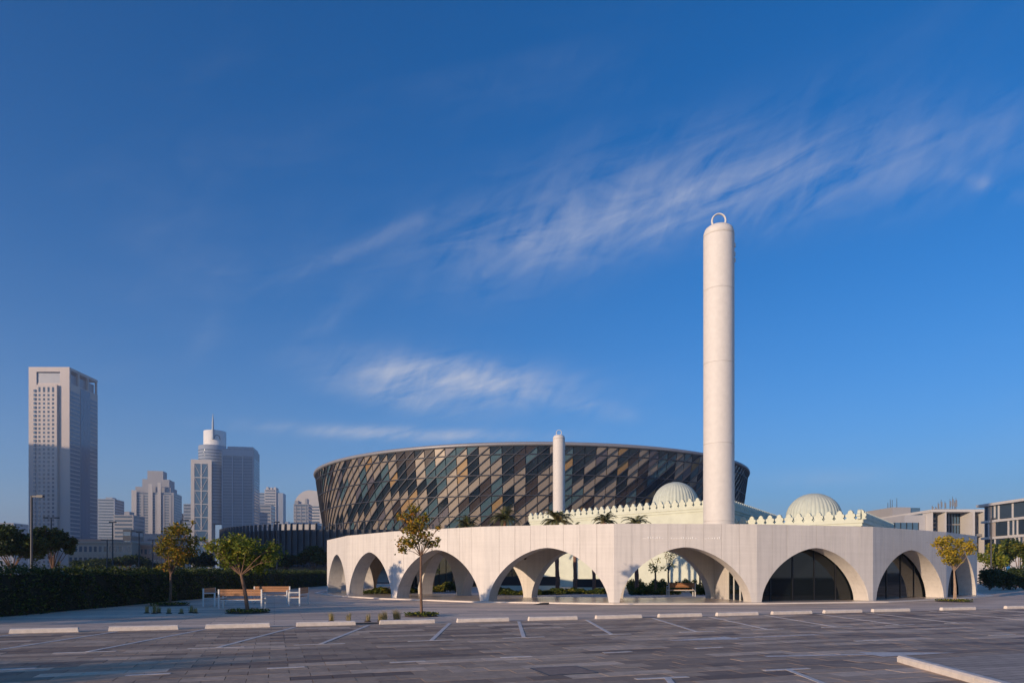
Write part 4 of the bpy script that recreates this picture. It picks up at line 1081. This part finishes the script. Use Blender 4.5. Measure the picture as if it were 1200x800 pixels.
simple_tower('narrow tower half hidden by the silver tower, on its sunny side', 215, 226, 590, 1000, 10, 30, M_T2, 22)
simple_tower('low office slab in front of the stepped tower', 160, 200, 625, 560, 4, 40, M_GREYB, 6)
simple_tower('dark glass block below the slender grey tower', 144, 153, 620, 480, 5, 20, M_MULL, 5)
simple_tower('squat apartment tower beside the slim leaning-top tower', 304, 317, 591, 1000, 8, 30, M_T3, 20)
simple_tower('flat-topped distant tower peeping past the silver tower', 303, 311, 577, 1300, 8, 30, M_T2, 26)
T = simple_tower('slim pale tower with a serrated top', 310, 323, 573, 1150, 8, 28, M_OFFW, 30, [(.1, .3, .1, .9, 1, 1.03), (.45, .62, .1, .9, 1, 1.025), (.75, .95, .1, .9, 1, 1.03)])
T.box('curved_wing', M_T2, T.w + .1, 2, 0, T.w + 11, 26, T.h * .96)
T.box('low_annexe', M_T2, T.w + 11.1, 4, 0, T.w + 19, 26, T.h * .62)
# arched-top tower with a lower block
Yr = 1000; x0 = GX(345, Yr); x1 = GX(376, Yr)
rt_ = empty('arched_tower', (x0, Yr, 0), 'distant tower with a rounded vault-like top beside the arena', 'building')
pr = [(x0, 0)] + [(x0, GZ(592, Yr))] + [(x0 + (x1 + 8 - x0) * (1 - cos(t)) / 2, GZ(592, Yr) + (GZ(574, Yr) - GZ(592, Yr)) * sin(t)) for t in np.linspace(.12, pi * .5, 12)] + [(x1 + 10, GZ(577, Yr)), (x1 + 10, 0)]
b = MB(); n = len(pr)
b.add([(x, Yr, z) for x, z in pr] + [(x, Yr + 35, z) for x, z in pr], [tuple(range(n - 1, -1, -1)), tuple(range(n, 2 * n))] + [(i, (i + 1) % n, n + (i + 1) % n, n + i) for i in range(n)]); b.build('wall', M_OFFW, rt_)
for k in range(22):
    z = 4 + k * 4.4; inst('window_band', U_BAND, Matrix(((x1 - x0 - 6, 0, 0, x0 + 4), (0, .4, 0, Yr - .15), (0, 0, 1.9, z), (0, 0, 0, 1))), rt_)
simple_tower('twin-bay apartment block before the rounded-top tower', 344, 361, 590, 940, 6, 26, M_T3, 20, [(.05, .3, .05, .9, 1, 1.05), (.75, .9, .1, .5, 1, 1.08)], piers=3)
simple_tower('low pale block at the foot of the rounded-top tower', 341, 373, 612, 900, 6, 30, M_T2, 12)
simple_tower('low hazy block at the edge of the skyline', -40, 12, 612, 1100, 6, 40, M_T3, 12)
simple_tower('low block behind the tall pale stone tower', 100, 160, 632, 620, 5, 40, M_T3, 6)

# classical low buildings
def classical(label, px0, px1, top, Y, m, cols, rows, ang=4):
    w = (px1 - px0) / F * Y; h = GZ(top, Y); T = Bld('classical_building', label, (GX(px0, Y), Y), radians(ang), w, 18, h, m)
    T.box('wall', m, 0, 0, 0, w, 18, h - .8); T.box('cornice', m, -.5, -.6, h - .8, w + .5, 18.4, h)
    T.box('string_course', m, -.1, -.25, h * .62, w + .1, -.002, h * .66)
    for r in range(rows):
        z0 = h * (.70 if r == rows - 1 else .12 + .5 * r / max(1, rows - 1)); z1 = z0 + h * (.16 if r == rows - 1 else .42 / max(1, rows - 1))
        for c in range(cols):
            u = w * (c + .22) / cols; T.front(U_WIN, u, z0, u + w / cols * .56, z1, .04, 'window', .3)
    for c in range(cols + 1):
        u = w * c / cols; T.box('pilaster', m, max(0, u - .35), -.22, 0, min(w, u + .35), -.003, h * .615)
    return T
T = classical('pale classical building with tall windows beyond the hedge', 80, 152, 634, 300, M_CREAM, 13, 2)
T.box('roof_box', M_PINK, 2, 3, T.h + .01, 17, 14, T.h + 1.2); 
T = classical('pink classical building beyond the hedge, beside the cream one', 153, 197, 638, 310, M_PINK, 9, 2)
T.box('roof_box', M_PINK, 14.5, 3, T.h + .01, 18, 12, T.h + 2.6)

# offices and apartments past the far end of the colonnade
Yo = 150
T = Bld('office_block', 'white office block with deep vertical fins and blue glazing', (GX(1060, Yo), Yo), radians(-2), 18.5, 22, GZ(599, Yo), M_OFFW)
h = T.h; u = lambda px: GX(px, Yo) - GX(1060, Yo)
T.box('solid_bay', mat('shaded_white_panel', (.40, .40, .42), .6, .06, .3), 0, 0, 0, u(1084), 20, h - .8)  # white bay coloured greyer, its shade put into the base colour
T.box('roof_slab', M_OFFW, u(1084) - .2, -2.6, h - .35, u(1153), 20, h + .2)
T.box('glass_wall', M_BGLASS, u(1084) + .02, 1.2, 0, u(1152), 19, h - .36)
for p0, p1, y0 in ((1084.2, 1085.4, -2.4), (1099, 1100.6, -2.4), (1127.5, 1130, -3.2), (1142, 1144, -3.2), (1150, 1152.5, -2.4)):
    T.box('fin_wall', M_OFFW, u(p0), y0, 0, u(p1), 1.18, h - .36)
for k in range(6):
    for p0, p1 in ((1101, 1127), (1130.5, 1141.5), (1144.5, 1149.5)): T.box('floor_band', M_GREYB, u(p0), 1.0, 1.6 + k * 2.6, u(p1), 1.19, 1.9 + k * 2.6)
for p in np.linspace(1103, 1126, 8): T.box('mullion', M_MULL, u(p), 1.02, 0, u(p) + .1, 1.19, h - .4)
for k in range(9): T.box('grey_louvre', M_GREYB, u(1086), .6, 6 + k * .9, u(1098.5), 1.19, 6.35 + k * .9)
T.box('balcony', M_GREYB, u(1130), -2.2, 9.4, u(1141), 1.0, 9.9)
T.box('roof_plant', M_GREYB, u(1104), 3, h + .21, u(1130), 9, h + .8)
for p, hh in ((1107, 1.8), (1114, 2.6), (1117.5, 3.2), (1122, 2.8), (1128, 3.4), (1131, 4.0), (1133.5, 3.0), (1135, 3.7), (1111, 1.5)):
    b = MB(); q = T.M @ Vector((u(p), 5, h + .2)); b.tube([q, q + Vector((0, 0, hh * .9))], [.07, .04], 6); b.build('aerial', M_POLE, T.root)
    b = MB(); b.box(q.x - .16, q.y - .2, q.z + hh * .35, q.x + .16, q.y - .06, q.z + hh * .75); b.build('aerial_panel', M_GREYB, T.root)
T = Bld('plant_block', 'plain grey rooftop block with aerials behind the crenellated wing', (GX(1046, 170), 170), radians(2), 7.2, 14, GZ(594, 170), M_GREYB)
T.box('wall', mat('light_grey_block', (.34, .33, .33), .7, .06, .3), 0, 0, 0, 4.6, 14, T.h); T.box('glazed_bay', M_BGLASS, 4.62, .3, 0, 7.2, 13, T.h - .1)
for x, hh in ((.6, 1.5), (1.2, 2.3), (1.7, 2.2), (2.9, 2.6)):
    b = MB(); q = T.M @ Vector((x, 3, T.h)); b.tube([q, q + Vector((0, 0, hh))], [.08, .05], 6); b.build('aerial', M_POLE, T.root)
T = Bld('glass_block', 'low dark glass block between the crenellated wing and the white office', (GX(1048, 120), 120), radians(2), 4.4, 8, GZ(612, 120), M_BGLASS)
T.box('glass_wall', M_BGLASS, 0, 0, 0, 4.4, 8, T.h)
for k in range(5): T.box('mullion', M_MULL, k * 1.07, -.08, 0, k * 1.07 + .1, -.002, T.h)
T.box('transom', M_MULL, 0, -.1, T.h - 1.6, 4.4, -.082, T.h - 1.45)

# banded apartment block
A_ = Vector((GX(1151, 128), 128)); B_ = Vector((GX(1262, 106), 106)); ang = atan2(B_.y - A_.y, B_.x - A_.x)
wA = (B_ - A_).length; hA = GZ(592, 128)
T = Bld('apartment_block', 'pale apartment block with horizontal bands and wide blue windows', A_, ang, wA, 20, hA, M_OFFW)
T.box('wall', M_OFFW, 0, .4, 0, wA, 20, hA - .3); T.box('roof_slab', M_OFFW, -1.0, -.5, hA - .3, wA, 20, hA + .15)
fl = 3.05
for k in range(5):
    zt = hA - .3 - k * fl; T.box('floor_band', M_OFFW, -.2, -.12, zt - fl - .02, wA, .38, zt - fl + .38)
    uu = .5; rnd = random.Random(k * 3 + 1)
    while uu < wA - 1:
        ww = rnd.choice([.7, .9, 2.6, 3.2]); T.front(U_WIN, uu, zt - fl + .5, uu + ww, zt - .1, -.28, 'window', .2)
        if ww > 2:
            for q in (1, 2): T.box('window_mullion', M_MULL, uu + ww * q / 3 - .03, .2, zt - fl + .5, uu + ww * q / 3 + .03, .27, zt - .1)
        uu += ww; pw = rnd.choice([.3, .35, .9]); T.box('pier', mat('tan_pier', (.42, .36, .31), .75, .08, .5) if pw > .5 else M_OFFW, uu + .02, .1, zt - fl + .39, uu + pw, .39, zt - .002); uu += pw
b = MB(); b.box(GX(1168, 100), 100, 0, GX(1195, 100), 106, 1.6 + 2.4)
g_ = empty('gatehouse', (GX(1180, 100), 100, 0), 'low pale gatehouse with a blue panel under the street trees', 'building'); b.build('wall', M_OFFW, g_)
b = MB(); b.box(GX(1179, 100), 99.9, 1.3, GX(1183, 100), 99.99, 2.6); b.build('blue_panel', mat('blue_panel', (.03, .16, .42), .5, .05, 1), g_)
b = MB(); b.box(GX(1169, 100), 99.9, .4, GX(1174, 100), 99.99, 3.0); b.build('door', M_MULL, g_)

# unseen blocks added on the sunny side to shade the skyline's lower storeys
for q, (x, y, w, h, lab) in enumerate(((-720, 410, 60, 172, 'tall unseen apartment tower added to shade the skyline'), (-560, 470, 60, 120, 'mid-height unseen apartment tower added to shade the skyline'), (-470, 500, 90, 84, 'long unseen apartment slab added to shade the skyline'), (-330, 240, 110, 37, 'six-storey unseen slab added to shade the classical buildings'), (-150, 60, 66, 21, 'low unseen housing slab added to shade the louvred building'))):
    T = Bld('apartment_tower', lab, (x, y), radians(-40), w, 30, h, M_T3)
    T.box('wall', M_T3, 0, 0, 0, w, 30, h)
    for k in range(int(h / 4)): T.front(U_BAND, 2, 1.5 + k * 4, w - 2, 3.5 + k * 4, .1, 'window_band'); T.side(U_BAND, 2, 1.5 + k * 4, 28, 3.5 + k * 4, .1, 'window_band')

# unseen street trees added beyond the hedge so long shadows cross the lot
for q, (x, y) in enumerate(((-26, 12), (-25.5, -6), (-25, 21), (-17, -14), (-30, -16))):
    cl = [(random.uniform(-1.3, 1.3), random.uniform(-1.3, 1.3), random.uniform(2.3, 4.0), random.uniform(.6, 1.0), random.uniform(.4, .7)) for _ in range(12)]
    tree('street_tree', 'unseen street tree added beyond the hedge for its shadow, %s of its line' % ORD[q], 'tree', (x, y), 1.7, cl, 22, .26, L_DARK, M_BARK, .1, 'unseen street trees added for their shadows')

# ------------------------------------------------------------------ haze
hz_m = bpy.data.materials.new('haze_air'); hz_m.use_nodes = True; nt = hz_m.node_tree; nt.nodes.clear()
pv = nt.nodes.new('ShaderNodeVolumePrincipled'); pv.inputs['Color'].default_value = (.86, .90, 1.0, 1); pv.inputs['Density'].default_value = .00034; pv.inputs['Anisotropy'].default_value = .48
ou = nt.nodes.new('ShaderNodeOutputMaterial'); nt.links.new(pv.outputs[0], ou.inputs['Volume'])
b = MB(); b.box(-2250, -75, -1.2, 2250, 4250, 205)
hz = b.build('haze', hz_m); tag(hz, 'thin pale haze hanging over the whole district', kind='stuff')
